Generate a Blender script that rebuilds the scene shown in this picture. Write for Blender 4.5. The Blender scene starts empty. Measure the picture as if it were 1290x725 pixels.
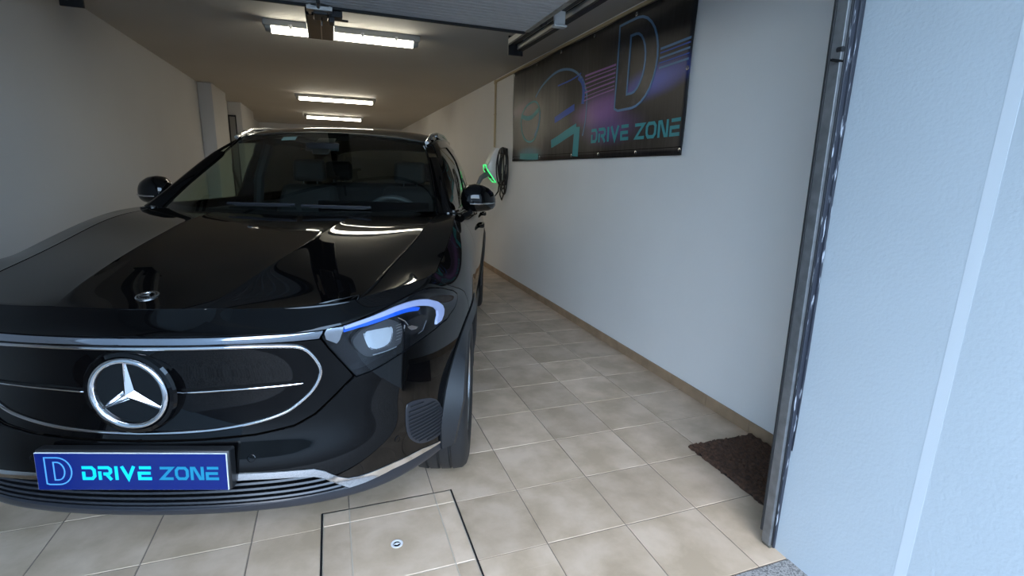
import bpy, bmesh, math, random
import numpy as np
from mathutils import Matrix, Vector
from mathutils.geometry import delaunay_2d_cdt
random.seed(7); rng=np.random.default_rng(7)
scene=bpy.context.scene
COL=scene.collection
# ---- camera ---------------------------------------------------------------------------------
cam_d=bpy.data.cameras.new('camera'); cam=bpy.data.objects.new('camera',cam_d); COL.objects.link(cam)
CAM=(-.684,-1.424,1.318); YAW,PITCH,ROLL=math.radians(19.971),math.radians(12.959),math.radians(-1.537)
def camera_axes():
    cy,sy,cp,sp=math.cos(YAW),math.sin(YAW),math.cos(PITCH),math.sin(PITCH)
    f=Vector((sy*cp,cy*cp,-sp)); r=Vector((cy,-sy,0)); d=f.cross(r)
    c,s=math.cos(ROLL),math.sin(ROLL)
    return c*r+s*d,-s*r+c*d,f
_r,_d,_f=camera_axes()
cam.matrix_world=Matrix(((_r.x,-_d.x,-_f.x,CAM[0]),(_r.y,-_d.y,-_f.y,CAM[1]),(_r.z,-_d.z,-_f.z,CAM[2]),(0,0,0,1)))
cam_d.sensor_width=36; cam_d.lens=36*628.27/1290; cam_d.clip_start=.02
scene.camera=cam
# ---- sky, exposure --------------------------------------------------------------------------
world=bpy.data.worlds.new('sky'); scene.world=world; world.use_nodes=True
_n=world.node_tree.nodes; _n.clear()
_sky=_n.new('ShaderNodeTexSky'); _sky.sky_type='NISHITA'; _sky.sun_disc=False
_sky.sun_elevation=math.radians(48); _sky.sun_rotation=math.radians(200); _sky.air_density=1.0; _sky.dust_density=2.0; _sky.ozone_density=1.2
_mix=_n.new('ShaderNodeMix'); _mix.data_type='RGBA'; _mix.inputs[0].default_value=.6; _mix.inputs[7].default_value=(3.5,5.8,8.6,1)
_bg=_n.new('ShaderNodeBackground'); _bg.inputs[1].default_value=.95
_out=_n.new('ShaderNodeOutputWorld'); _l=world.node_tree.links
_l.new(_sky.outputs[0],_mix.inputs[6]); _l.new(_mix.outputs[2],_bg.inputs[0]); _l.new(_bg.outputs[0],_out.inputs[0])
LAMP_POWER=19.0
scene.view_settings.view_transform='Standard'; scene.view_settings.look='None'
scene.view_settings.gamma=1; scene.view_settings.use_curve_mapping=False
scene.view_settings.exposure=0.5
scene.cycles.use_denoising=True
scene.cycles.max_bounces=10; scene.cycles.diffuse_bounces=5; scene.cycles.glossy_bounces=5; scene.cycles.transparent_max_bounces=16
scene.cycles.caustics_reflective=False; scene.cycles.caustics_refractive=False; scene.cycles.sample_clamp_indirect=6

# ---- materials ------------------------------------------------------------------------------
def mat(name,col,rough=.5,metal=0,coat=0,noise=None,bump=None,spec=.5,emit=None,trans=0,mottle=None):
    """noise=(scale,amount) colour variation; bump=(scale,strength,dist); mottle=(scale,col2,lo,hi)"""
    m=bpy.data.materials.new(name); m.use_nodes=True; nt=m.node_tree; p=nt.nodes['Principled BSDF']; L=nt.links
    p.inputs['Base Color'].default_value=(*col,1); p.inputs['Roughness'].default_value=rough; p.inputs['Metallic'].default_value=metal
    p.inputs['Specular IOR Level'].default_value=spec
    if coat: p.inputs['Coat Weight'].default_value=coat; p.inputs['Coat Roughness'].default_value=.02
    if emit: p.inputs['Emission Color'].default_value=(*emit[0],1); p.inputs['Emission Strength'].default_value=emit[1]
    geo=None
    if noise or bump or mottle: geo=nt.nodes.new('ShaderNodeNewGeometry')
    src=None
    if mottle:
        t=nt.nodes.new('ShaderNodeTexNoise'); t.inputs['Scale'].default_value=mottle[0]; t.inputs['Detail'].default_value=6; t.inputs['Roughness'].default_value=.6
        L.new(geo.outputs['Position'],t.inputs['Vector'])
        r=nt.nodes.new('ShaderNodeValToRGB'); r.color_ramp.elements[0].position=mottle[2]; r.color_ramp.elements[1].position=mottle[3]
        r.color_ramp.elements[0].color=(*col,1); r.color_ramp.elements[1].color=(*mottle[1],1)
        L.new(t.outputs['Fac'],r.inputs[0]); src=r.outputs[0]
    if noise:
        t=nt.nodes.new('ShaderNodeTexNoise'); t.inputs['Scale'].default_value=noise[0]; t.inputs['Detail'].default_value=5
        L.new(geo.outputs['Position'],t.inputs['Vector'])
        mp=nt.nodes.new('ShaderNodeMapRange'); mp.inputs[1].default_value=.3; mp.inputs[2].default_value=.7; mp.inputs[3].default_value=1-noise[1]; mp.inputs[4].default_value=1+noise[1]
        L.new(t.outputs['Fac'],mp.inputs[0])
        mx=nt.nodes.new('ShaderNodeMix'); mx.data_type='RGBA'; mx.blend_type='MULTIPLY'; mx.inputs[0].default_value=1; mx.inputs[6].default_value=(*col,1)
        if src: L.new(src,mx.inputs[6])
        L.new(mp.outputs[0],mx.inputs[7]); src=mx.outputs[2]
    if src: L.new(src,p.inputs['Base Color'])
    if bump:
        t=nt.nodes.new('ShaderNodeTexNoise'); t.inputs['Scale'].default_value=bump[0]; t.inputs['Detail'].default_value=4
        L.new(geo.outputs['Position'],t.inputs['Vector'])
        b=nt.nodes.new('ShaderNodeBump'); b.inputs['Strength'].default_value=bump[1]; b.inputs['Distance'].default_value=bump[2]
        L.new(t.outputs['Fac'],b.inputs['Height']); L.new(b.outputs[0],p.inputs['Normal'])
    return m
def glass(name,tint,refl=1.45,rough=.0):
    m=bpy.data.materials.new(name); m.use_nodes=True; nt=m.node_tree; nt.nodes.clear(); L=nt.links
    tr=nt.nodes.new('ShaderNodeBsdfTransparent'); tr.inputs[0].default_value=(*tint,1)
    gl=nt.nodes.new('ShaderNodeBsdfGlossy'); gl.inputs['Roughness'].default_value=rough; gl.inputs[0].default_value=(1,1,1,1)
    fr=nt.nodes.new('ShaderNodeFresnel'); ge=nt.nodes.new('ShaderNodeNewGeometry'); io=nt.nodes.new('ShaderNodeMapRange')
    io.inputs[3].default_value=refl; io.inputs[4].default_value=1/refl; L.new(ge.outputs['Backfacing'],io.inputs[0]); L.new(io.outputs[0],fr.inputs[0])   # same reflectance from both sides of a thin pane
    mx=nt.nodes.new('ShaderNodeMixShader'); o=nt.nodes.new('ShaderNodeOutputMaterial')
    L.new(fr.outputs[0],mx.inputs[0]); L.new(tr.outputs[0],mx.inputs[1]); L.new(gl.outputs[0],mx.inputs[2]); L.new(mx.outputs[0],o.inputs[0])
    return m
M={}
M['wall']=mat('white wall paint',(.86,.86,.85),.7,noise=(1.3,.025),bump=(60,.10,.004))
M['wall_left']=mat('shaded white wall paint',(.56,.56,.555),.75,noise=(1.1,.03),bump=(45,.12,.004))  # same white as the right wall, dimmer left-side light put into the colour
M['ceiling']=mat('ceiling paint',(.56,.55,.52),.8,noise=(.9,.04),bump=(30,.08,.004))
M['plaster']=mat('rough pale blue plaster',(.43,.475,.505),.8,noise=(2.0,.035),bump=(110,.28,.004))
M['strip']=mat('smooth white bead',(.54,.58,.61),.7,bump=(60,.15,.003))
M['light_grout']=mat('pale grout',(.50,.44,.36),.9)
M['grout']=mat('grout',(.20,.165,.135),.9,noise=(40,.15))
M['granite']=mat('granite',(.34,.33,.32),.6,mottle=(170,(.10,.10,.10),.46,.60))
M['asphalt']=mat('pavement',(.10,.10,.10),.9,noise=(3,.15))
M['facade']=mat('facade render',(.10,.095,.09),.8,noise=(.6,.2))
M['frame_paint']=mat('chipped dark paint',(.022,.024,.03),.33,coat=.15,bump=(45,.35,.004))
M['channel']=mat('bright zinc channel',(.20,.205,.21),.40,metal=.6,noise=(25,.2))
M['galv']=mat('galvanised steel',(.55,.55,.54),.32,metal=1,noise=(18,.25),bump=(60,.2,.003))
M['rail']=mat('painted rail steel',(.50,.50,.47),.45,metal=.3)
M['dark_metal']=mat('dark steel',(.028,.029,.032),.45,metal=.5)
M['black_plastic']=mat('black plastic',(.012,.012,.013),.38)
M['door_panel']=mat('white sectional panel',(.66,.67,.69),.4,noise=(14,.04))
M['white_plastic']=mat('white plastic',(.72,.73,.74),.35)
M['lamp_body']=mat('grey lamp housing',(.38,.38,.36),.5)
M['tube']=mat('lit diffuser',(.9,.9,.85),.4,emit=((1.0,.93,.76),LAMP_POWER))
M['conduit']=mat('beige trunking',(.46,.37,.22),.5)
M['mat_fibre']=mat('brown coir',(.085,.042,.024),.95,noise=(60,.5),bump=(260,.9,.010))
M['wood']=mat('weathered plank',(.045,.038,.033),.6,noise=(7,.3))
M['door_grey']=mat('grey door',(.26,.25,.235),.5)
# car
M['paint']=mat('black car paint',(.0016,.0016,.0018),.02,spec=.42)
M['gloss_black']=mat('gloss black trim',(.0015,.0015,.0018),.02,spec=.40)
M['cladding']=mat('grained dark plastic',(.013,.014,.016),.42,bump=(500,.12,.001))
M['lip']=mat('dark lower lip plastic',(.020,.022,.028),.34)
M['rubber']=mat('tyre rubber',(.014,.014,.015),.62,bump=(220,.15,.002))
M['chrome']=mat('chrome',(.86,.87,.90),.07,metal=1)
M['satin']=mat('satin aluminium',(.62,.63,.64),.24,metal=1)
M['alloy']=mat('alloy rim',(.52,.53,.55),.2,metal=1)
M['dark']=mat('unlit black',(.004,.004,.004),.8,spec=.1)
M['disc']=mat('brake steel',(.25,.25,.25),.4,metal=1)
M['windscreen']=glass('windscreen glass',(.62,.70,.67),1.38)
M['sideglass']=glass('side glass',(.60,.72,.63),1.5)
M['rearglass']=glass('privacy glass',(.10,.11,.11),1.5)
M['lens']=glass('clear lens',(.94,.95,.97),1.4)
M['hl_house']=mat('dark headlamp bezel',(.007,.0075,.009),.25)
M['hl_grey']=mat('grey lamp bezel',(.028,.029,.032),.3)
M['drl']=mat('light guide',(.36,.40,.60),.22,spec=.7)
M['hl_blue']=mat('blue lamp accent',(.010,.10,.62),.25)
M['facet']=mat('lamp reflector',(.90,.93,.97),.12,metal=1)
M['light_strip']=mat('smoked light band',(.30,.33,.38),.10,metal=.85)
M['interior']=mat('black upholstery',(.006,.006,.0065),.75)
M['int_grey']=mat('grey interior trim',(.055,.058,.062),.45)
M['sticker']=mat('pale sticker',(.45,.62,.62),.5)
M['plate_blue']=mat('blue plate film',(.004,.013,.12),.22)
M['cyan']=mat('bright cyan lettering',(.0,.62,.86),.35)
M['teal']=mat('teal lettering',(.008,.21,.33),.35)
M['outline_blue']=mat('pale blue outline',(.10,.36,.68),.35)
M['print_dark']=mat('dark print',(.008,.013,.022),.3,mottle=(60,(.02,.10,.18),.52,.72))
M['teal_print']=mat('faded teal print',(.030,.30,.34),.5)
M['opener']=mat('dark opener shell',(.010,.011,.016),.22,spec=.22)
M['slat']=mat('intake slat plastic',(.018,.020,.025),.32)
M['inner_bezel']=mat('bright lamp bezel',(.75,.80,.86),.16,metal=1)
M['blue_print']=mat('deep blue print',(.025,.10,.50),.5)
M['violet_print']=mat('violet streak print',(.34,.15,.46),.5)
M['steel_print']=mat('blue grey print',(.10,.24,.44),.5)
M['green_led']=mat('green led',(.02,.5,.12),.4,emit=((.05,.9,.22),.9))
M['cable']=mat('black cable',(.012,.012,.013),.5)
M['grey_grip']=mat('grey connector grip',(.12,.13,.14),.5)
def tile_material():
    m=bpy.data.materials.new('beige stone tile'); m.use_nodes=True; nt=m.node_tree; p=nt.nodes['Principled BSDF']; L=nt.links
    geo=nt.nodes.new('ShaderNodeNewGeometry'); oi=nt.nodes.new('ShaderNodeObjectInfo')
    ad=nt.nodes.new('ShaderNodeVectorMath'); ad.operation='MULTIPLY_ADD'
    cmb=nt.nodes.new('ShaderNodeCombineXYZ'); mul=nt.nodes.new('ShaderNodeMath'); mul.operation='MULTIPLY'; mul.inputs[1].default_value=37
    L.new(oi.outputs['Random'],mul.inputs[0]); L.new(mul.outputs[0],cmb.inputs[2])
    L.new(geo.outputs['Position'],ad.inputs[0]); ad.inputs[1].default_value=(1,1,1); L.new(cmb.outputs[0],ad.inputs[2])
    n1=nt.nodes.new('ShaderNodeTexNoise'); n1.inputs['Scale'].default_value=5.5; n1.inputs['Detail'].default_value=5; n1.inputs['Roughness'].default_value=.55; n1.inputs['Distortion'].default_value=.15
    L.new(ad.outputs[0],n1.inputs['Vector'])
    r=nt.nodes.new('ShaderNodeValToRGB'); e=r.color_ramp.elements
    e[0].position=.36; e[0].color=(.45,.345,.24,1); e[1].position=.64; e[1].color=(.63,.495,.375,1)
    k=e.new(.5); k.color=(.545,.42,.305,1)
    L.new(n1.outputs['Fac'],r.inputs[0])
    hv=nt.nodes.new('ShaderNodeHueSaturation'); mr=nt.nodes.new('ShaderNodeMapRange'); mr.inputs[3].default_value=.90; mr.inputs[4].default_value=1.10
    L.new(oi.outputs['Random'],mr.inputs[0]); L.new(mr.outputs[0],hv.inputs['Value']); L.new(r.outputs[0],hv.inputs['Color'])
    L.new(hv.outputs[0],p.inputs['Base Color'])
    n2=nt.nodes.new('ShaderNodeTexNoise'); n2.inputs['Scale'].default_value=3; L.new(geo.outputs['Position'],n2.inputs['Vector'])
    m2=nt.nodes.new('ShaderNodeMapRange'); m2.inputs[3].default_value=.32; m2.inputs[4].default_value=.55; L.new(n2.outputs['Fac'],m2.inputs[0]); L.new(m2.outputs[0],p.inputs['Roughness'])
    n3=nt.nodes.new('ShaderNodeTexNoise'); n3.inputs['Scale'].default_value=35; L.new(geo.outputs['Position'],n3.inputs['Vector'])
    b=nt.nodes.new('ShaderNodeBump'); b.inputs['Strength'].default_value=.08; b.inputs['Distance'].default_value=.004; L.new(n3.outputs['Fac'],b.inputs['Height']); L.new(b.outputs[0],p.inputs['Normal'])
    return m
M['tile']=tile_material()
def chipped():
    m=mat('chipped blue grey paint',(.030,.034,.046),.3); nt=m.node_tree; L=nt.links; p=nt.nodes['Principled BSDF']
    ge=nt.nodes.new('ShaderNodeNewGeometry'); mp=nt.nodes.new('ShaderNodeMapping'); mp.inputs['Scale'].default_value=(110,110,14); L.new(ge.outputs['Position'],mp.inputs[0])
    t=nt.nodes.new('ShaderNodeTexNoise'); t.inputs['Scale'].default_value=1; t.inputs['Detail'].default_value=5; L.new(mp.outputs[0],t.inputs['Vector'])
    r=nt.nodes.new('ShaderNodeValToRGB'); e=r.color_ramp.elements; e[0].position=.60; e[0].color=(.030,.034,.046,1); e[1].position=.66; e[1].color=(.42,.45,.50,1); L.new(t.outputs['Fac'],r.inputs[0]); L.new(r.outputs[0],p.inputs['Base Color'])
    return m
M['chipped']=chipped()
M['olive']=mat('dull olive steel',(.13,.13,.11),.4,metal=.5,noise=(30,.3))
M['slat_edge']=M['slat']
M['skirt']=mat('brown skirting tile',(.36,.245,.155),.45,noise=(9,.18))

# ---- object helpers -------------------------------------------------------------------------
def tag(o,label=None,cat=None,group=None,kind=None):
    if label: o['label']=label
    if cat: o['category']=cat
    if group: o['group']=group
    if kind: o['kind']=kind
    return o
def link(name,me,parent=None,loc=None):
    o=bpy.data.objects.new(name,me); COL.objects.link(o)
    if parent: o.parent=parent
    if loc: o.location=loc
    return o
def thing(name,label,cat,loc=(0,0,0),rotz=0,group=None):
    o=bpy.data.objects.new(name,None); COL.objects.link(o); o.location=loc; o.rotation_euler=(0,0,rotz); o.empty_display_size=.05
    return tag(o,label,cat,group)
class MB:
    """collects shapes into one mesh"""
    def __init__(s): s.v=[]; s.f=[]
    def add(s,v,f):
        k=len(s.v); s.v+= [tuple(map(float,p)) for p in v]; s.f+=[tuple(i+k for i in q) for q in f]; return s
    def box(s,x0,x1,y0,y1,z0,z1):
        return s.add([(x,y,z) for z in (z0,z1) for y in (y0,y1) for x in (x0,x1)],
            [(0,2,3,1),(4,5,7,6),(0,1,5,4),(2,6,7,3),(0,4,6,2),(1,3,7,5)])
    def loft(s,rings,closed=True,caps=True):
        n=len(rings[0]); v=[p for r in rings for p in r]; f=[]
        for i in range(len(rings)-1):
            for j in range(n if closed else n-1):
                a=i*n+j; b=i*n+(j+1)%n; f.append((a,b,b+n,a+n))
        if caps: f.append(tuple(range(n-1,-1,-1))); f.append(tuple(range((len(rings)-1)*n,len(rings)*n)))
        return s.add(v,f)
    def tube(s,pts,r,n=8,caps=True,squash=None):
        pts=[Vector(p) for p in pts]; R=r if hasattr(r,'__len__') else [r]*len(pts); rings=[]; up=None
        for i,p in enumerate(pts):
            t=(pts[min(i+1,len(pts)-1)]-pts[max(i-1,0)]).normalized()
            if up is None:
                up=Vector((0,0,1)) if abs(t.z)<.9 else Vector((1,0,0))
            a=t.cross(up).normalized(); up=a.cross(t).normalized()
            q=squash or 1
            rings.append([tuple(p+R[i]*(math.cos(2*math.pi*k/n)*a*q+math.sin(2*math.pi*k/n)*up)) for k in range(n)])
        return s.loft(rings,True,caps)
    def cyl(s,p0,p1,r,n=16,r1=None): return s.tube([p0,p1],[r,r if r1 is None else r1],n)
    def lathe(s,prof,c,axis,n=32,caps=True):
        """prof: [(radius, along)], around axis through c"""
        ax=Vector(axis).normalized(); a=ax.orthogonal().normalized(); b=ax.cross(a); c=Vector(c)
        rings=[[tuple(c+ax*h+r*(math.cos(2*math.pi*k/n)*a+math.sin(2*math.pi*k/n)*b)) for k in range(n)] for r,h in prof]
        return s.loft(rings,True,caps)
    def build(s,name,m,parent=None,smooth=True,bevel=0,seg=2,loc=None):
        me=bpy.data.meshes.new(name); me.from_pydata(s.v,[],s.f); me.materials.append(m)
        bm=bmesh.new(); bm.from_mesh(me); bmesh.ops.recalc_face_normals(bm,faces=bm.faces); bm.to_mesh(me); bm.free()
        if smooth:
            for p in me.polygons: p.use_smooth=True
            me.set_sharp_from_angle(angle=math.radians(38))
        o=link(name,me,parent,loc)
        if bevel:
            b=o.modifiers.new('bevel','BEVEL'); b.width=bevel; b.segments=seg; b.limit_method='ANGLE'; b.angle_limit=math.radians(40)
        return o
def box(name,m,parent,x0,x1,y0,y1,z0,z1,bevel=0,seg=2,kind=None):
    o=MB().box(x0,x1,y0,y1,z0,z1).build(name,m,parent,smooth=bool(bevel),bevel=bevel,seg=seg)
    if kind: o['kind']=kind
    return o
# ---- lettering: strokes with a flat cut, as thin solids ---------------------------------------
GLYPH={'D':(1.0,[[(.10,.60),(.10,.10),(.72,.10),(.90,.28),(.90,.72),(.72,.90),(0,.90)]]),
 'R':(1.0,[[(0,.90),(.74,.90),(.90,.78),(.90,.56),(.76,.44),(.36,.44)],[(.56,.44),(.93,0)],[(.10,.62),(.10,0)]]),
 'I':(.28,[[(.14,0),(.14,1)]]),
 'V':(1.06,[[(.08,1),(.53,.10),(.98,1)]]),
 'E':(1.0,[[(1,.90),(.12,.90)],[(.94,.50),(.10,.50),(.10,.10),(1,.10)]]),
 'Z':(1.0,[[(0,.90),(.92,.90),(.10,.10),(1,.10)]]),
 'O':(1.04,[[(.10,.30),(.10,.72),(.26,.90),(.78,.90),(.94,.72),(.94,.28),(.78,.10),(.26,.10),(.10,.30)]]),
 'N':(1.02,[[(.10,0),(.10,.90),(.30,.90),(.72,.10),(.92,.10),(.92,1)]])}
def ribbon(pts,w,closed=False):
    """2-D stroke outline with mitred corners -> left and right point lists"""
    P=[np.array(p,float) for p in pts]; n=len(P); A=[];B=[]
    for i in range(n):
        if closed: p,q=P[(i-1)%n],P[(i+1)%n]
        else: p,q=P[max(i-1,0)],P[min(i+1,n-1)]
        d1=P[i]-p; d2=q-P[i]
        if np.hypot(*d1)<1e-9: d1=d2
        if np.hypot(*d2)<1e-9: d2=d1
        d1/=np.hypot(*d1); d2/=np.hypot(*d2)
        n1=np.array([-d1[1],d1[0]]); n2=np.array([-d2[1],d2[0]]); m=n1+n2; m/=max(np.hypot(*m),1e-6)
        k=min(w/2/max(m@n1,.35),w*1.2); A.append(P[i]+m*k); B.append(P[i]-m*k)
    return A,B
def stroke(mb,pts,w,place,t,closed=False):
    """place(x,y,h) -> 3-D; t thickness"""
    A,B=ribbon(pts,w,closed); n=len(A)
    v=[place(*a,t) for a in A]+[place(*b,t) for b in B]+[place(*a,0) for a in A]+[place(*b,0) for b in B]; f=[]
    for i in range(n if closed else n-1):
        j=(i+1)%n
        f+=[(i,j,n+j,n+i),(2*n+i,2*n+j,j,i),(n+i,n+j,3*n+j,3*n+i)]
    if not closed: f+=[(0,n,3*n,2*n),(n-1,2*n-1,4*n-1,3*n-1)]
    mb.add(v,f)
def word(mb,text,x0,y0,width,h,place,t,weight=.21,gap=.16):
    tot=sum(GLYPH[c][0] for c in text)+gap*(len(text)-1); sx=width/tot; x=x0
    for c in text:
        a,sts=GLYPH[c]
        for st in sts:
            # scale to letter box; stroke weight follows the height
            stroke(mb,[(x+p[0]*sx,y0+p[1]*h) for p in st],weight*h,place,t)
        x+=(a+gap)*sx
# ---- tensor-product natural cubic splines -------------------------------------------------
def _basis(n):
    # second derivatives at uniform knots 0..n-1 for unit vectors (natural ends)
    A=np.eye(n); B=np.zeros((n,n))
    for i in range(1,n-1):
        A[i,i-1]=A[i,i+1]=1; A[i,i]=4
        B[i,i-1]+=6; B[i,i]-=12; B[i,i+1]+=6
    return np.linalg.solve(A,B)
class Net:
    """surface through a grid of points; u = station, v = level (uniform knots); mirror: -u is x -> -x"""
    def __init__(s,rows,mirror=True,flip=1):
        g=np.array(rows,float)               # [level][station][3]
        if mirror:
            m=g[:,:0:-1,:]*np.array([-1,1,1]); g=np.concatenate([m,g],1); s.u0=m.shape[1]
        else: s.u0=0
        s.g=g; s.Mu=_basis(g.shape[1]); s.Mv=_basis(g.shape[0]); s.flip=flip
        s.umin=-s.u0; s.umax=g.shape[1]-1-s.u0; s.vmax=g.shape[0]-1
    def _w(s,t,M,der):
        n=M.shape[0]; i=np.clip(np.floor(t).astype(int),0,n-2); b=t-i; a=1-b; k=np.arange(len(t))
        W=np.zeros((len(t),n))
        if not der:
            W[k,i]+=a; W[k,i+1]+=b
            W+=((a**3-a)/6)[:,None]*M[i]+((b**3-b)/6)[:,None]*M[i+1]
        else:
            W[k,i]-=1; W[k,i+1]+=1
            W+=((1-3*a*a)/6)[:,None]*M[i]+((3*b*b-1)/6)[:,None]*M[i+1]
        return W
    def at(s,uv):
        uv=np.atleast_2d(np.asarray(uv,float)); u=uv[:,0]+s.u0; v=uv[:,1]
        return np.einsum('pi,pj,ijk->pk',s._w(v,s.Mv,0),s._w(u,s.Mu,0),s.g)
    def normal(s,uv):
        uv=np.atleast_2d(np.asarray(uv,float)); u=uv[:,0]+s.u0; v=uv[:,1]
        a=np.einsum('pi,pj,ijk->pk',s._w(v,s.Mv,0),s._w(u,s.Mu,1),s.g)
        b=np.einsum('pi,pj,ijk->pk',s._w(v,s.Mv,1),s._w(u,s.Mu,0),s.g)
        n=np.cross(a,b)*s.flip; return n/np.maximum(np.linalg.norm(n,axis=1),1e-9)[:,None]
# ---- body wrap: levels from under the lip up to the bonnet edge and belt line ---------------
_X =[0,.20,.38,.52,.65,.76,.845]
_B =[0,.008,.035,.085,.175,.315,.49]
def _lv(z,dy,kx=1.0):
    return [(x*kx,b+d,zz) for x,b,d,zz in zip(_X,_B,dy,z)]
_back=[ # station 7.. : (y, [x at L0..L8], z of L7, z of L8)
 (.72,[.78,.880,.893,.902,.907,.910,.906,.876,.801],.930,.996),
 (.95,[.78,.884,.896,.905,.910,.914,.911,.887,.810],.955,1.053),
 (1.2,[.78,.882,.894,.903,.909,.914,.911,.889,.804],.975,1.096),
 (1.5,[.76,.878,.888,.896,.904,.912,.911,.889,.800],.985,1.102),
 (1.9,[.74,.875,.884,.892,.902,.912,.912,.889,.802],.985,1.098),
 (2.5,[.74,.875,.884,.892,.902,.913,.913,.888,.800],.990,1.102),
 (3.1,[.74,.877,.888,.898,.908,.916,.914,.885,.786],.998,1.114),
 (3.6,[.74,.880,.893,.905,.914,.917,.908,.868,.755],1.005,1.130),
 (4.0,[.72,.860,.878,.892,.898,.896,.880,.825,.690],1.01,1.15)]
_L=[[] for _ in range(9)]
_L[0]=_lv([.318]*3+[.316,.312,.305,.300],[.12]*7,.95)
_L[1]=_lv([.306,.306,.305,.302,.296,.290,.286],[.028,.028,.028,.025,.022,.02,.02])
_L[2]=_lv([.36]*7,[.010,.010,.010,.008,.006,.005,.005])
_L[3]=_lv([.455]*7,[.006,.006,.004,.0,.0,.0,.0])
_L[4]=_lv([.56]*7,[.030,.030,.027,.018,.008,.002,.0])
_L[5]=_lv([.70,.70,.70,.70,.715,.745,.74],[.030,.030,.027,.022,.010,.004,.0])
_L[6]=_lv([.835,.835,.834,.832,.842,.868,.845],[.004,.004,.006,.012,.022,.022,.012])
_L[7]=[(0,.018,.872),(.20,.026,.873),(.38,.052,.874),(.522,.102,.875),(.662,.215,.898),(.772,.352,.926),(.848,.505,.905)]
_L[8]=[(0,.062,.927),(.20,.068,.929),(.37,.088,.929),(.52,.135,.926),(.648,.262,.940),(.772,.415,.957),(.792,.58,.968)]
for k in range(9):
    z=[.290,.287,.36,.455,.56,.70,.835]
    for (y,xs,z7,z8) in _back:
        _L[k].append((xs[k],y,z[k] if k<7 else (z7 if k==7 else z8)))
_end=[[.28,.30,.40,.50,.60,.72,.86,1.02,1.17]]*3
for (x8,y8,x,y) in ((.60,4.13,.80,4.27),(.36,4.24,.48,4.42),(0,4.28,0,4.45)):
    for k in range(9):
        f=[.15,.03,0,0,.0,.03,.05,.10,None][k]
        z=_end[0][k]
        _L[k].append((x8,y8,z) if f is None else (x*(1-.2*f),y-f,z))
BODY=Net(_L,True,1)
# ---- bonnet: rows from the front shut line to the scuttle; stations 0..9 across -------------
def _hood():
    f_=lambda t:np.interp(t,[0,1,2,3,4,5],[0,1,2,3,4,5])
    side=[tuple(p) for p in BODY.at([(4.977,8),(5.55,8),(6.55,8),(7.5,8),(8.45,8),(9.42,8)])]
    cen=[(0,.062,.927),(0,.150,.948),(0,.36,.990),(0,.66,1.040),(0,.95,1.078),(0,1.20,1.100)]
    rows=[]
    for r in range(6):
        c,s=np.array(cen[r]),np.array(side[r])
        t=[0,.2,.45,.75,.95,1.][r]
        row=[]
        # crease x positions move outwards to the rear
        ci=.20+.13*t; co=.585+.115*t
        gp=(s[0]-co)/3; xs=[0,ci*.5,ci-.03,ci,ci+.03,(ci+co)/2,co-.014,co,co+.014,co+gp,co+2*gp,None]
        for k,x in enumerate(xs):
            if x is None: row.append(tuple(s)); continue
            q=x/s[0]
            # front row follows the shut line of the body wrap
            yf=np.interp(x,[0,.20,.37,.52,.648,.772],[.062,.068,.088,.135,.262,.415])
            zf=np.interp(x,[0,.20,.37,.52,.648,.772],[.927,.929,.929,.926,.940,.957])
            yr=np.interp(x,[0,.2,.36,.5,.64,.78],[1.20,1.205,1.225,1.255,1.30,1.345])
            zr=np.interp(x,[0,.2,.33,.36,.5,.64,.78],[1.100,1.102,1.103,1.102,1.099,1.099,1.103])
            tt=[0,None,None,None,None,1][r]
            yl=c[1]+(s[1]-c[1])*q**2.2
            # height: crown, inner crease ridge, channel towards the outer crease
            zc=c[2]; zs=s[2]
            amp=[0,.7,1,1,.9,.5][r]
            prof=np.interp(x,[0,ci*.5,ci-.03,ci,ci+.03,(ci+co)/2,co-.014,co,co+.014,s[0]],
                  [0,.003,.008,.011,.008,.002,.0065,.009,.0065,0])
            z=zc+(zs-zc)*q**2+amp*prof
            if r==0:
                k8=BODY.at(np.c_[np.linspace(0,4.977,200),np.full(200,8.)]); yl=np.interp(x,k8[:,0],k8[:,1]); z=np.interp(x,k8[:,0],k8[:,2])
            if r==5: yl,z=yr,zr
            if r==1: yl=yf+.10*(1-q)+.09*q; z=zf+(.021*(1-q)+.008*q)+amp*prof
            row.append((x,yl,z))
        rows.append(row)
    return rows
_h6=Net(_hood(),True,1)
_rows=[]
for _v in np.linspace(0,5,11):              # finer rows, outer edge laid exactly on the body's edge line
    _r=_h6.at(np.c_[np.arange(12.),np.full(12,_v)]); _u=np.interp(_v,[0,1,2,3,4,5],[4.977,5.55,6.55,7.5,8.45,9.42])
    _d=BODY.at((_u,8))[0]-_r[11]; _r[11]+=_d; _r[10]+=_d*.6; _r[9]+=_d*.25; _rows.append([tuple(p) for p in _r])
HOOD=Net(_rows,True,1)
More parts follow.
